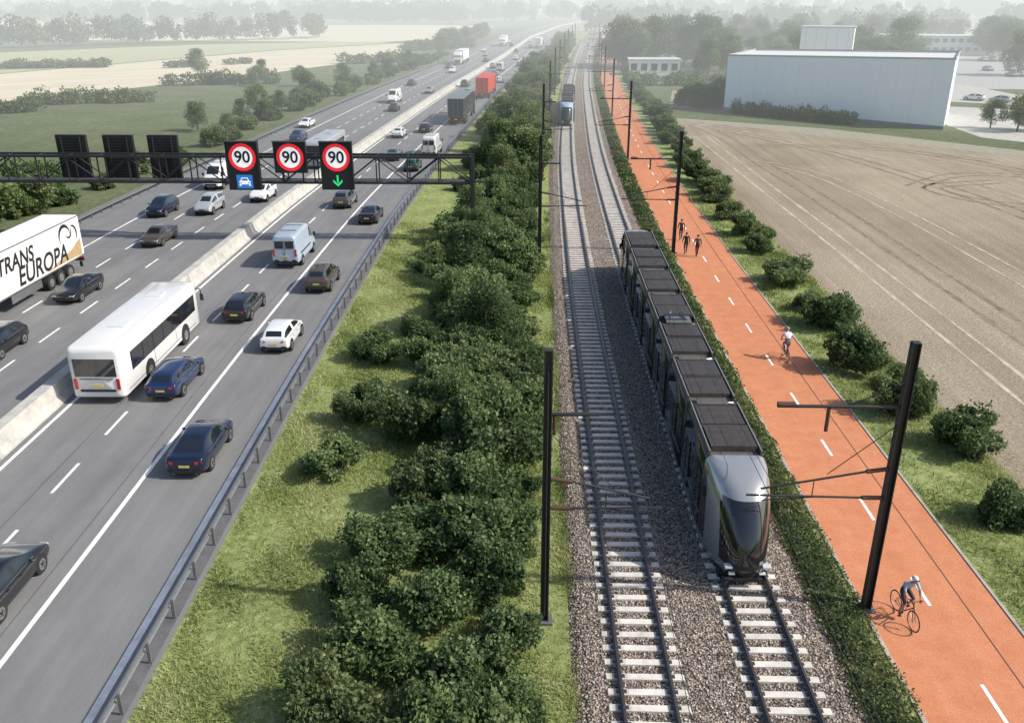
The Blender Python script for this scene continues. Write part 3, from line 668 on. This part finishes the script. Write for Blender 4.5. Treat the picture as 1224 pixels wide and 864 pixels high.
# ------------------------------------------------------------ gantry
GD=68.5
g=empty('sign_gantry',(0,GD,0)); mb=MB(); X0,X1=-51.5,-4.9
for yy in(0,1.3):
    for zz in(4.75,6.75): mb.box(((X0+X1)/2,yy,zz),(X1-X0,.16,.18),DARK)
n=int((X1-X0)/2.35)
for k in range(n+1):
    xa=X0+(X1-X0)*k/n
    for yy in(0,1.3): mb.box((xa,yy,5.75),(.09,.09,1.84),DARK)
    mb.box((xa,.65,4.75),(.08,1.15,.08),DARK); mb.box((xa,.65,6.75),(.08,1.15,.08),DARK)
    if k<n:
        xb=X0+(X1-X0)*(k+1)/n; a,b=(4.82,6.68) if k%2 else (6.68,4.82)
        for yy in(0,1.3): mb.tube((xa,yy,a),(xb,yy,b),.05,DARK,6)
        mb.tube((xa,0,4.75),(xb,1.3,4.75),.035,DARK,5)
mb.box(((X0+X1)/2,.65,4.83),(X1-X0-1,.8,.03),pm('grating',(.06,.06,.065),.7))
for xx in(X0,X1+.15):
    for yy in(0,1.3):
        mb.box((xx,yy,3.4),(.26,.24,6.9),DARK); mb.box((xx,yy,.1),(.7,.6,.3),CONC)
    for z in(1.2,2.7,4.2): mb.tube((xx,.1,z),(xx,1.2,z+1.3),.04,DARK,6)
mb.box((X1+.9,0,.0+4.9),(1.3,.08,.08),DARK); mb.box((X1+1.4,0,2.4),(.08,.08,5.0),DARK)
mb.box((X1+.8,.65,1.0),(.6,.5,1.6),STEEL)
mb.build('truss',g)
WL=pm('led_white',(.85,.85,.85),.6,0,.02,emis=.5); RL=pm('led_red',(.75,.02,.03),.6,0,.02,emis=.6); BL=pm('led_blue',(.02,.16,.50),.6,0,.02,emis=.5); GL=pm('led_green',(.02,.6,.18),.6,0,.02,emis=.7)
SB=pm('sign_black',(.012,.012,.013),.6)
def disc(mb,x,y,z,r0,r1,mat,n=40):
    vs=[];fs=[]
    for k in range(n):
        a=2*math.pi*k/n; vs+= [(x+r0*math.cos(a),y,z+r0*math.sin(a)),(x+r1*math.cos(a),y,z+r1*math.sin(a))]
    for k in range(n): q=(k+1)%n; fs.append((2*k,2*k+1,2*q+1,2*q))
    mb.add(vs,fs,mat)
def vms(x,h,kind):
    e=empty('variable_speed_sign',(x,GD-.35,0)); mb=MB(); top=8.0; z0=top-h
    mb.box((0,0,(top+z0)/2),(2.5,.36,h),SB); mb.box((0,-.20,top+.02),(2.56,.5,.05),DARK)
    for s in(-1,1): mb.box((s*1.24,-.2,(top+z0)/2),(.05,.08,h),DARK); mb.box((s*.8,.24,5.8),(.1,.14,2),DARK)
    zc=top-1.2; disc(mb,0,-.186,zc,.0001,.82,WL); disc(mb,0,-.19,zc,.80,1.06,RL)
    if kind=='car':
        mb.box((0,-.19,z0+.66),(1.25,.012,1.05),BL); q=-.20
        mb.add([(-.4,q,z0+.45),(.4,q,z0+.45),(.46,q,z0+.68),(.34,q,z0+.74),(.25,q,z0+.98),(-.25,q,z0+.98),(-.34,q,z0+.74),(-.46,q,z0+.68)],[tuple(range(8))],WL)
        mb.add([(-.26,q-.004,z0+.74),(.26,q-.004,z0+.74),(.19,q-.004,z0+.91),(-.19,q-.004,z0+.91)],[(0,1,2,3)],BL)
        for s in(-1,1): mb.add([(s*.38-.08,q,z0+.33),(s*.38+.08,q,z0+.33),(s*.38+.08,q,z0+.44),(s*.38-.08,q,z0+.44)],[(0,1,2,3)],WL)
        for s in(-1,1): mb.add([(s*.3-.06,q-.004,z0+.54),(s*.3+.06,q-.004,z0+.54),(s*.3+.06,q-.004,z0+.62),(s*.3-.06,q-.004,z0+.62)],[(0,1,2,3)],BL)
    if kind=='arrow':
        q=-.19; mb.add([(-.07,q,z0+.55),(.07,q,z0+.55),(.07,q,z0+1.15),(-.07,q,z0+1.15)],[(0,1,2,3)],GL)
        for s in(-1,1): mb.add([(0,q-.003,z0+.26),(0,q-.003,z0+.46),(s*.36,q-.003,z0+.80),(s*.36,q-.003,z0+.60)],[(0,1,2,3)],GL)
    mb.build('housing',e)
    cu=bpy.data.curves.new('t','FONT'); cu.body='90'; cu.size=1.25; cu.align_x='CENTER'; cu.align_y='CENTER'; cu.extrude=.004; cu.offset=.025; o=bpy.data.objects.new('t',cu); col.objects.link(o)
    dg=bpy.context.evaluated_depsgraph_get(); me=bpy.data.meshes.new_from_object(o.evaluated_get(dg)); bpy.data.objects.remove(o); me.materials.clear(); me.materials.append(SB)
    t=place(me,'digits',(0,-.197,zc-.02),0,e); t.rotation_euler=(math.radians(90),0,0)
vms(-22.6,3.75,'car'); vms(-18.85,2.4,''); vms(-15.25,3.7,'arrow')
for x in(-37.0,-33.2,-29.6):
    e=empty('variable_speed_sign',(x,GD+1.75,0)); mb=MB(); mb.box((0,0,6.45),(2.4,.34,3.4),SB)
    for k in range(14): mb.box((0,-.185,4.95+k*.23),(2.2,.03,.05),DARK)
    for s in(-1,1): mb.box((s*.75,-.22,6.4),(.1,.12,3.2),DARK)
    mb.build('housing',e)

# ------------------------------------------------------------ catenary masts and wires
def mast(x,d,side,near=True):
    X=x+toff(d); mb=MB(); H_=9.2
    for s in(-1,1): mb.box((s*.11,0,H_/2),(.035,.26,H_),DARK,0,.86)
    mb.box((0,0,H_/2),(.20,.03,H_-.02),DARK,0,.9); mb.box((0,0,.03),(.5,.5,.10),GUT); mb.box((0,0,H_+.01),(.22,.24,.03),DARK)
    INS=pm('insulator',(.10,.055,.04),.35)
    reach=(3.35-.5) if side>0 else (10.85-7.2)
    S=side
    if side<0:
        mb.tube((0,0,7.2),(S*(reach+.0),0,7.2),.055,DARK); mb.tube((S*.1,0,7.9),(S*1.6,0,7.25),.02,DARK)
        mb.tube((S*(reach-1.5),0,7.15),(S*(reach-1.5),0,6.4),.06,INS); mb.tube((S*(reach-.5),0,7.25),(S*reach,0,7.25),.09,INS)
    else:
        mb.tube((0,0,7.25),(S*1.45,0,7.25),.055,DARK); mb.tube((S*.2,0,7.2),(S*.2,0,6.6),.06,INS)
    mb.tube((S*.12,0,5.15),(S*.75,0,5.05),.07,INS); mb.tube((S*.75,0,5.05),(S*(reach+.2),-.05,4.55 if side>0 else 4.45),.035,DARK)
    mb.tube((S*.12,0,4.15),(S*.75,0,4.15),.07,INS); mb.tube((S*.75,0,4.15),(S*(reach+.6),0,4.2),.035,DARK)
    mb.tube((S*(reach*.62),0,4.68),(S*(reach*.62),0,4.2),.018,DARK); mb.tube((S*(reach*.6),0,4.15),(S*(reach+.1),0,4.02),.018,DARK)
    mb.tube((S*.1,0,6.6),(S*1.9,0,4.95),.014,DARK)
    if side>0 : mb.tube((-S*.0,-.14,.3),(0,-.14,8.6),.02,DARK,5)
    mb.build('catenary_mast',None,(X,d,0),tangent(toff,d))
MD=[23+42.6*i for i in range(-1,10)]
for d in MD: mast(10.85,d,-1)
for d in [22.2+41*i for i in range(-1,10)]: mast(.5,d,1)
mb=MB()
for xc,ms in((7.2,MD),(3.35,[22.2+41*i for i in range(-1,10)])):
    for a,b in zip(ms[:-1],ms[1:]):
        n=10; P=[];Q=[]
        for k in range(n+1):
            t=k/n; d=a+(b-a)*t; st=.2*(1 if ms.index(a)%2 else -1)*(1-2*t)
            P.append((xc+toff(d)+st,d,4.02)); Q.append((xc+toff(d)+st,d,4.5-.32*4*t*(1-t)+.0))
        mb.path(P,.011,DARK,4); mb.path(Q,.010,DARK,4)
        for k in range(1,n): mb.tube(P[k],Q[k],.006,DARK,3)
mb.build('overhead_wires')

# ------------------------------------------------------------ tram
TSIL=pm('tram_silver',(.42,.43,.44),.25,.5,.05,1,coat=.6); TDK=pm('tram_dark_panel',(.024,.023,.024),.22,.2,.1,1,coat=.8); TROOF=pm('tram_roof_grey',(.12,.112,.105),.55,.2,.15,2); TPAN=pm('tram_roof_cover',(.062,.052,.047),.5,.2,.25,3); TEDGE=pm('tram_edge',(.28,.28,.28),.4,.4); BELL=pm('bellows',(.03,.03,.032),.8)
def tram(xc,d0,L,name,front=None):
    F=front or TSIL
    e=empty(name,(0,0,0)); W=1.10; z0=.42; zt=3.42; mb=MB(); nose=3.1
    inner=L-2*nose; nm=7; gap=.45; ml=(inner-gap*(nm-1))/nm
    def X(d): return xc+toff(d)
    def sec(d,w,za,zb,r=.22,tw=.90): 
        return [(x+X(d),y,z) for x,y,z in rsec(w,za,zb,r,d,3,tw)]
    y=d0+nose
    for k in range(nm):
        a,b=y,y+ml
        mb.loft([sec(a,W,z0,zt),sec((a+b)/2,W,z0,zt),sec(b,W,z0,zt)],TDK,True,TDK)
        rot=tangent(toff,(a+b)/2); xm=X((a+b)/2)
        for s in(-1,1):
            mb.box((xm+s*(W-.065),(a+b)/2,2.10),(.07,ml-.25,.90),GLASS,rot); mb.box((xm+s*(W-.01),(a+b)/2,1.10),(.03,ml-.1,.05),TEDGE,rot)
            mb.box((xm+s*(W+.003),(a+b)/2,.52),(.02,ml-.1,.08),TEDGE,rot)
            for q in(-.28,.28) if k%2==0 else (0,):
                mb.box((xm+s*(W-.035),(a+b)/2+q*ml*1.0,1.65),(.07,1.25,2.0),GLASS,rot); mb.box((xm+s*(W+.002),(a+b)/2+q*ml,1.65),(.012,.04,1.9),BLACKP,rot)
            mb.box((xm+s*.90,(a+b)/2,zt+.06),(.07,ml-.06,.30),TROOF,rot)
            mb.box((xm+s*.90,(a+b)/2,zt+.22),(.045,ml-.04,.02),TEDGE,rot)
        mb.box((xm,(a+b)/2,zt+.0),(1.72,ml-.1,.06),TROOF,rot)
        nn=2; p=(ml-.4)/nn
        for q in range(nn):
            cy=a+.2+p*(q+.5); hgt=.17 if (k+q)%3 else .22
            mb.box((xm,cy,zt+.03+hgt/2),(1.66,p-.22,hgt),TPAN,rot,.97)
            for t in range(3): mb.box((xm,cy-(p-.4)/2+(p-.4)*(t+.5)/3,zt+.03+hgt+.004),(1.50,.025,.008),TROOF,rot)
            mb.box((xm,cy+p/2-.02,zt+.12),(1.70,.04,.18),TROOF,rot)
        if k<nm-1:
            for q in range(5):
                yy=b+.045+q*.09; mb.loft([sec(yy-.035,W-.12,z0+.2,zt-.10),sec(yy,W-.05,z0+.15,zt-.03),sec(yy+.035,W-.12,z0+.2,zt-.10)],BELL,True,BELL,False)
            mb.box((X(b+gap/2),b+gap/2,zt+.03),(1.2,gap-.1,.10),TROOF,rot)
        y=b+gap
    py=d0+L*.44; px=X(py); z=zt+.30
    mb.box((px,py,z),(1.2,1.2,.06),STEEL)
    mb.path([(px-.4,py-.4,z),(px-.25,py+.7,z+.15),(px-.45,py-.2,z+.25),(px+.45,py-.2,z+.25),(px+.25,py+.7,z+.15),(px+.4,py-.4,z)],.03,STEEL); mb.box((px,py-.2,z+.27),(1.4,.28,.03),BLACKP)
    mb.build('body',e)
    def nose_mesh(dbase,dirn):
        nb=MB(); H_=[.30,.42,.60,.85,1.05,1.3,1.6,1.9,2.2,2.5,2.75,2.95,3.12,3.27,3.38,3.45,3.49]
        back=[.30,.16,.07,.02,.0,.04,.12,.24,.38,.56,.74,.92,1.12,1.38,1.68,2.05,2.5]
        wd=[.76,.83,.87,.89,.90,.91,.92,.93,.93,.93,.92,.90,.87,.83,.77,.68,.56]
        M=32; secs=[]
        for i,(z,bk,w) in enumerate(zip(H_,back,wd)):
            row=[]; We=W*(1.0 if z<3.1 else .95 if z<3.3 else .89 if z<3.4 else .82 if z<3.47 else .72)
            for k in range(M+1):
                t=-1+2*k/M; a=t*math.pi/2; f=1-abs(math.cos(a))**.55 if 0<k<M else 1.0
                yy=bk+(nose-bk)*f; g=min(1,max(0,f)); g=g*g*(3-2*g); ww=w+(We-w)*g
                xx=ww*math.copysign(abs(math.sin(a))**.80,a)
                row.append((dirn*xx+X(dbase),dbase+dirn*yy,z))
            secs.append(row)
        def mf(i,j):
            c=abs(j+.5-M/2)
            if 4<=i<=9 and c<10: return GLASS
            if i==10 and c<9: return GLASS
            if i==3 and c<10: return BLACKP
            if i<=2 and c<7: return TDK
            if c>=14.6 and 1<i<12: return TDK
            return F
        nb.loft(secs,mf,False); top=secs[-1]; nb.add(top,[tuple(range(len(top)))],F)
        me=nb.mesh('nose'); o=place(me,'cab_nose',parent=e)
        m=MB(); q=dbase
        for s in(-1,1):
            m.box((X(q)+s*.62,q+dirn*.20,.95),(.24,.24,.07),HEADL); m.box((X(q)+s*1.10,q+dirn*2.5,2.4),(.14,.1,.34),BLACKP)
            m.box((X(q)+s*.50,q+dirn*.12,.72),(.2,.12,.04),pm('led_marker',(.8,.8,.78),.3))
        m.tube((X(q)-.1,q+dirn*.0,1.28),(X(q)+.30,q+dirn*.20,1.9),.014,BLACKP,5)
        m.box((X(q),q+dirn*.10,.50),(.8,.12,.14),BLACKP); m.box((X(q),q+dirn*1.6,.35),(1.6,2,.2),BLACKP)
        m.build('cab_details',e)
    nose_mesh(d0,1); nose_mesh(d0+L,-1)
    bm=MB()
    for t in(.08,.30,.5,.7,.92):
        yy=d0+L*t
        for dy in(-.9,.9):
            for s in(-1,1): bm.tube((X(yy)+s*.66,yy+dy,.62),(X(yy)+s*.78,yy+dy,.62),.28,RAIL,16)
        bm.box((X(yy),yy,.62),(1.3,2.2,.3),BLACKP)
    bm.build('bogies',e)
tram(7.17,23.7,37.4,'tram'); tram(3.35,137,36,'tram',pm('tram_light_blue',(.38,.50,.62),.3,.2))

# ------------------------------------------------------------ buildings
def hall():
    e=empty('glass_fronted_hall',(0,0,0)); A=Vector((34.0,161,0)); B=Vector((62.0,136,0)); u=(B-A).normalized(); n=Vector((u.y,-u.x,0)); 
    if n.y>0: n=-n
    back=Vector((.43,.90,0)); Dp=22; L=(B-A).length; HA,HB=9.2,10.1
    m,nt,b=newmat('facade_painted_sky'); v=geo(nt,(1,1,.6)); f=noise(nt,v,.045,3,.45)
    c=ramp(nt,f,[(.34,(.74,.86,.92)),(.5,(.84,.91,.94)),(.66,(.92,.95,.96))]); nt.links.new(c,b.inputs['Base Color']); b.inputs['Roughness'].default_value=.35; b.inputs['Metallic'].default_value=.0; b.inputs['Specular IOR Level'].default_value=.5  # pale blue to white tones painted in for sky reflected in the facade
    C_=A+back*Dp; D_=B+back*Dp; mb=MB()
    vs=[A,B,D_,C_]; hs=[HA,HB,HB,HA]; V=[(p.x,p.y,.0) for p in vs]+[(p.x,p.y,h) for p,h in zip(vs,hs)]
    mb.add(V,[(0,1,5,4),(1,2,6,5),(2,3,7,6),(3,0,4,7)],m); mb.build('walls',e)
    mb=MB(); RF=pm('roof_membrane',(.62,.63,.62),.8)
    mb.add([(p.x,p.y,h-.2) for p,h in zip(vs,hs)],[(0,1,2,3)],RF)
    PMt=pm('parapet_metal',(.50,.51,.51),.4,.5)
    for (p,hp),(q,hq) in (((A,HA),(B,HB)),((B,HB),(D_,HB)),((D_,HB),(C_,HA)),((C_,HA),(A,HA))):
        mb.tube((p.x,p.y,hp+.04),(q.x,q.y,hq+.04),.16,PMt,4)
    mb.build('roof',e)
    mb=MB(); J=pm('facade_joint',(.68,.76,.80),.5)
    for k in range(1,14):
        c=A+u*L*k/14+n*.012; mb.box((c.x,c.y,4.6),(.03,.03,9.0),J,math.atan2(u.y,u.x))
    c=A+u*L/2+n*.03; mb.box((c.x,c.y,.25),(L+.1,.1,.5),pm('plinth',(.2,.21,.22),.7),math.atan2(u.y,u.x))
    mb.build('facade_joints',e)
hall()
def office(name,x,y,w,dp,h,rz,wall,floors=3):
    e=empty(name,(x,y,0),rz); mb=MB(); mb.box((0,0,h/2),(w,dp,h),wall); mb.build('walls',e); mb=MB(); mb.box((0,0,h+.12),(w+.4,dp+.4,.22),pm('coping',(.6,.6,.6),.6)); mb.build('roof',e)
    mb=MB(); fh=h/floors
    for f in range(floors):
        n=int(w/2.6)
        for k in range(n): mb.box((-w/2+(k+.5)*w/n,-dp/2-.02,fh*(f+.55)),(w/n*.6,.08,fh*.45),GLASS)
        n=int(dp/2.6)
        for k in range(n): mb.box((-w/2-.02,-dp/2+(k+.5)*dp/n,fh*(f+.55)),(.08,dp/n*.6,fh*.45),GLASS)
    mb.build('windows',e)
WW=pm('white_render',(.80,.82,.82),.6); GW=pm('grey_cladding',(.5,.52,.53),.6)
e=empty('plant_tower',(62.5,198,0),-.35); mb=MB(); mb.box((0,0,6.4),(10.5,8,12.8),WW); mb.box((0,0,12.9),(10.9,8.4,.25),GW)
for k in range(5): mb.box((-4.2+k*2.1,-4.02,6.4),(.05,.06,12.4),GW)
mb.build('walls',e)
office('white_warehouse',31.5,241,13.0,8,3.8,-.05,WW,1)
office('grey_warehouse',150,345,40,18,6,-.2,WW,2); office('white_office',230,370,36,16,9,.1,GW,3); office('white_office',118,372,26,14,7,-.1,WW,2); office('grey_warehouse',260,270,44,18,6,.2,WW,2)
for x,y in((150,200),(175,215),(128,186)): office('white_warehouse',x,y,18,8,3.4,.3,WW,1)

# ------------------------------------------------------------ people
def skin(verts,edges,rad,root,lv=1):
    me=bpy.data.meshes.new('sk'); me.from_pydata(verts,edges,[]); o=bpy.data.objects.new('sk',me); col.objects.link(o)
    sk=o.modifiers.new('k','SKIN'); sk.use_smooth_shade=True
    for i,r in enumerate(rad):
        me.skin_vertices[0].data[i].radius=(r,r) if not isinstance(r,tuple) else r
        me.skin_vertices[0].data[i].use_root=(i==root)
    s=o.modifiers.new('s','SUBSURF'); s.levels=lv; s.render_levels=lv
    dg=bpy.context.evaluated_depsgraph_get(); dg.update(); r=bpy.data.meshes.new_from_object(o.evaluated_get(dg)); bpy.data.objects.remove(o); return r
SKIN=pm('skin',(.42,.25,.17),.55); HAIR=pm('hair_brown',(.05,.03,.02),.7); SHOE=pm('shoe',(.08,.08,.09),.6)
def human(J,shirt,legs,hair=HAIR,helmet=None,shorts=False,sleeve=.5,grip=False):
    """J: joints pelvis, waist, chest, neck, head, and per side (l,r) sh, el, wr, hip, kn, an, toe"""
    mb=MB(); n=['pelvis','waist','chest','neck','headb']; J=dict(J); hd=Vector(J['head']); J['headb']=tuple(Vector(J['neck'])*.4+hd*.6)
    verts=[J[k] for k in n]; rad=[(.155,.115),(.135,.105),(.165,.12),.062,.055]; edges=[(0,1),(1,2),(2,3),(3,4)]
    for s in'lr':
        b=len(verts); verts+=[J[s+'sh'],J[s+'el'],J[s+'wr']]; rad+=[.062,.045,.029]; edges+=[(2,b),(b,b+1),(b+1,b+2)]
        b=len(verts); verts+=[J[s+'hip'],J[s+'kn'],J[s+'an'],J[s+'toe']]; rad+=[.095,.060,.042,.036]; edges+=[(0,b),(b,b+1),(b+1,b+2),(b+2,b+3)]
    me=skin(verts,edges,rad,0,1)
    bones=[('pelvis','waist','l'),('waist','chest','t'),('chest','neck','t'),('neck','headb','s')]
    for s in'lr': bones+=[('chest',s+'sh','t'),(s+'sh',s+'el','ua'),(s+'el',s+'wr','fa'),('pelvis',s+'hip','l'),(s+'hip',s+'kn','th'),(s+'kn',s+'an','ca'),(s+'an',s+'toe','f')]
    def mf(c):
        best=None
        for a,b,t in bones:
            A=Vector(J[a]);B=Vector(J[b]);k=max(0,min(1,(c-A).dot(B-A)/(B-A).length_squared)); dd=(c-A-(B-A)*k).length
            if best is None or dd<best[0]: best=(dd,t,k)
        t,k=best[1],best[2]
        if t=='s': return SKIN
        if t=='t': return shirt
        if t=='ua': return shirt if k<sleeve*1.6 else SKIN
        if t=='fa': return shirt if sleeve>.9 and k<.92 else SKIN
        if t=='l': return legs
        if t=='th': return legs
        if t=='ca': return SKIN if shorts else legs
        return SHOE
    mb.addmesh(me,mf)
    fwd=(Vector(J['ltoe'])-Vector(J['lan'])); fwd.z=0; fwd.normalize(); rt=Vector((fwd.y,-fwd.x,0))
    def hf(p):
        x,y,z=p; k=1-.30*max(0,-z/.115); return (x*k,y*(k if y>0 else 1)+(.012 if z<-.03 and y>0 else 0),z)
    mb.ell(hd,(.077,.096,.118),SKIN,14,10,hf); mb.tube(hd+Vector((0,.088,.018)),hd+Vector((0,.115,-.018)),.008,SKIN,6,.014)
    for s in(-1,1):
        mb.ell(hd+Vector((s*.079,0,0)),(.012,.02,.03),SKIN,8,5); mb.ell(hd+Vector((s*.03,.086,.012)),(.012,.009,.007),BLACKP,6,4)
    mb.box(hd+Vector((0,.092,-.052)),(.042,.01,.008),pm('lip',(.3,.1,.08),.6))
    if helmet: 
        mb.ell(hd+Vector((0,-.01,.055)),(.098,.128,.088),helmet,14,8); mb.box(hd+Vector((0,.11,.055)),(.13,.05,.02),BLACKP)
    else: mb.ell(hd+Vector((0,-.02,.028)),(.086,.098,.105),hair,14,8)
    for s,sg in(('l',-1),('r',1)):
        w=Vector(J[s+'wr']); el=Vector(J[s+'el']); a=(w-el).normalized(); side=a.cross(Vector((0,0,1)) if abs(a.z)<.9 else Vector((0,1,0))).normalized(); nrm=side.cross(a).normalized()
        if grip: curl=Vector((0,0,-1))
        else: curl=-rt*sg
        pm_=skin([w,w+a*.045,w+a*.085],[(0,1),(1,2)],[(.026,.026),(.038,.018),(.040,.016)],0,1); mb.addmesh(pm_,lambda c:SKIN)
        for k in range(4):
            b=w+a*.085+side*((k-1.5)*.019); l=[.030,.034,.032,.026][k]; c1=b+a*l+curl*.008; c2=c1+(a*.6+curl*.8).normalized()*l*.75; c3=c2+(a*(-.1 if grip else .3)+curl).normalized()*l*.6
            mb.addmesh(skin([b,c1,c2,c3],[(0,1),(1,2),(2,3)],[.0092,.009,.0085,.0075],0,1),lambda c:SKIN)
        b=w+a*.03-side*.03; mb.addmesh(skin([b,b+a*.03-side*.022,b+a*.055-side*.024+curl*.014],[(0,1),(1,2)],[.012,.0105,.009],0,1),lambda c:SKIN)
    return mb
def bicycle(frame):
    mb=MB(); R=.34
    for y in(-.52,.52):
        mb.torus((0,y,R),R-.015,.016,RUBBER); mb.torus((0,y,R),R-.04,.009,RIM)
        mb.tube((-.03,y,R),(.03,y,R),.025,RIM)
        for k in range(12): a=k*math.pi/6; mb.tube((0,y,R),(0,y+math.cos(a)*(R-.04),R+math.sin(a)*(R-.04)),.003,RIM,3)
    bb=(0,-.06,.29); seat=(0,-.24,.86); head=(0,.36,.90); hl=(0,.40,.76)
    for a,b in((bb,seat),(bb,hl),((0,-.22,.80),(0,.36,.86)),(head,hl)): mb.tube(a,b,.019,frame)
    for s in(-1,1):
        mb.tube((s*.05,-.52,R),(s*.02,-.06,.29),.010,frame); mb.tube((s*.05,-.52,R),(s*.02,-.22,.80),.009,frame); mb.tube((s*.05,.52,R),(s*.02,.41,.74),.012,frame)
        mb.tube((s*.24,.42,1.0),(s*.19,.34,.99),.016,BLACKP); mb.tube((0,.38,.98),(s*.24,.42,1.0),.012,BLACKP)
        mb.tube((s*.06,-.06,.29),(s*.09,-.06+s*.02,.29+s*-.16),.011,RIM); mb.box((s*.12,-.06+s*.02,.29+s*-.16),(.09,.09,.02),BLACKP)
    mb.tube((-.07,-.06,.29),(.07,-.06,.29),.02,RIM); mb.tube((.05,-.06,.29),(.058,-.06,.29),.09,RIM,18)
    mb.tube((0,.36,.88),(0,.38,.98),.014,BLACKP); mb.tube(seat,(0,-.25,.93),.014,RIM)
    mb.ell((0,-.26,.95),(.07,.13,.028),BLACKP,10,5,lambda p:(p[0]*(1-.5*max(0,p[1]/.13)),p[1],p[2])); return mb
RJ=dict(pelvis=(0,-.24,1.05),waist=(0,-.13,1.20),chest=(0,.03,1.39),neck=(0,.12,1.50),head=(0,.19,1.64),lsh=(-.19,.04,1.43),rsh=(.19,.04,1.43),lel=(-.25,.19,1.21),rel=(.25,.19,1.21),lwr=(-.21,.32,1.04),rwr=(.21,.32,1.04),
 lhip=(-.10,-.21,1.0),rhip=(.10,-.21,1.0),rkn=(.11,.10,.69),ran=(.12,-.10,.24),rtoe=(.12,.06,.17),lkn=(-.11,.18,.90),lan=(-.12,-.13,.58),ltoe=(-.12,.03,.50))
def cyclist(x,y,rz,shirt,legs,helmet,frame,shorts=True):
    e=empty('cyclist',(x,y,.018),rz); human(RJ,shirt,legs,helmet=helmet,shorts=shorts,grip=True).build('rider',e); b=bicycle(frame).build('bicycle_frame',e)
cyclist(11.85,22.5,math.radians(188),pm('shirt_skyblue',(.35,.48,.62),.8),pm('shorts_dark',(.03,.035,.05),.8),pm('helmet_white',(.7,.7,.7),.4),pm('frame_black',(.03,.03,.03),.3,.3))
cyclist(13.9,44.2,math.radians(-2),pm('shirt_white',(.7,.7,.7),.8),pm('trousers_grey',(.16,.17,.19),.8),pm('helmet_grey',(.3,.3,.32),.4),pm('frame_grey',(.1,.1,.1),.3,.3),False)
WJ=dict(pelvis=(0,0,.95),waist=(0,.01,1.10),chest=(0,.02,1.33),neck=(0,.02,1.48),head=(0,.04,1.62),lsh=(-.19,.01,1.41),rsh=(.19,.01,1.41),lel=(-.24,.10,1.14),rel=(.24,-.10,1.14),lwr=(-.23,.26,.95),rwr=(.23,-.10,.88),
 lhip=(-.095,0,.92),rhip=(.095,0,.92),lkn=(-.10,-.02,.50),lan=(-.10,-.26,.13),ltoe=(-.10,-.12,.05),rkn=(.10,.20,.52),ran=(.10,.28,.10),rtoe=(.10,.44,.05))
def walker(x,y,rz,shirt,legs): 
    e=empty('pedestrian',(x,y,.014),rz); human(WJ,shirt,legs,sleeve=1.0).build('figure',e)
walker(12.15,69.5,0,pm('jacket_maroon',(.10,.03,.035),.8),pm('jeans',(.03,.04,.07),.8)); walker(11.85,65.2,0,pm('jacket_black',(.02,.02,.022),.8),pm('jeans',(.03,.04,.07),.8)); walker(12.6,64.5,.1,pm('jacket_brown',(.09,.06,.04),.8),pm('trousers_black',(.02,.02,.02),.8))

# ------------------------------------------------------------ haze (volume with its own glow in place of scattered sunlight, far plain)
hm=bpy.data.materials.new('haze_glow'); hm.use_nodes=True; nt=hm.node_tree; nt.nodes.remove(nt.nodes['Principled BSDF'])
ab=nt.nodes.new('ShaderNodeVolumeAbsorption'); ab.inputs['Color'].default_value=(0,0,0,1); ab.inputs['Density'].default_value=.0022
em=nt.nodes.new('ShaderNodeEmission'); em.inputs['Color'].default_value=(.86,.90,.88,1); em.inputs['Strength'].default_value=.0022
ad=nt.nodes.new('ShaderNodeAddShader'); nt.links.new(ab.outputs[0],ad.inputs[0]); nt.links.new(em.outputs[0],ad.inputs[1]); nt.links.new(ad.outputs[0],nt.nodes['Material Output'].inputs['Volume'])
mb=MB(); mb.box((0,2850,13.5),(7900,5500,29),hm); mb.build('haze')

# ------------------------------------------------------------ light, sky, camera
sv=Vector((11.4,-1.6,9.6)).normalized(); el=math.asin(sv.z); az=math.atan2(sv.x,sv.y)
w=bpy.data.worlds.new('World'); scene.world=w; w.use_nodes=True; nt=w.node_tree
sk=nt.nodes.new('ShaderNodeTexSky'); sk.sky_type='NISHITA'; sk.sun_disc=False; sk.sun_elevation=el; sk.sun_rotation=az; sk.air_density=1.0; sk.dust_density=2.5
bg=nt.nodes['Background']; bg.inputs['Strength'].default_value=.15; nt.links.new(sk.outputs[0],bg.inputs['Color'])
sl=bpy.data.lights.new('sun','SUN'); sl.energy=4.8; sl.angle=math.radians(.7); sl.color=(1,.95,.86); so=bpy.data.objects.new('sun',sl); col.objects.link(so)
so.rotation_euler=(-sv).to_track_quat('-Z','Y').to_euler(); so.location=(60,-20,80)
cd=bpy.data.cameras.new('camera'); cam=bpy.data.objects.new('camera',cd); col.objects.link(cam); scene.camera=cam
cam.location=(0,0,18.1); cam.rotation_euler=(math.radians(90-22.6),0,math.radians(1.33)); cd.lens=30.5; cd.sensor_width=36; cd.clip_end=9000; cd.clip_start=.1
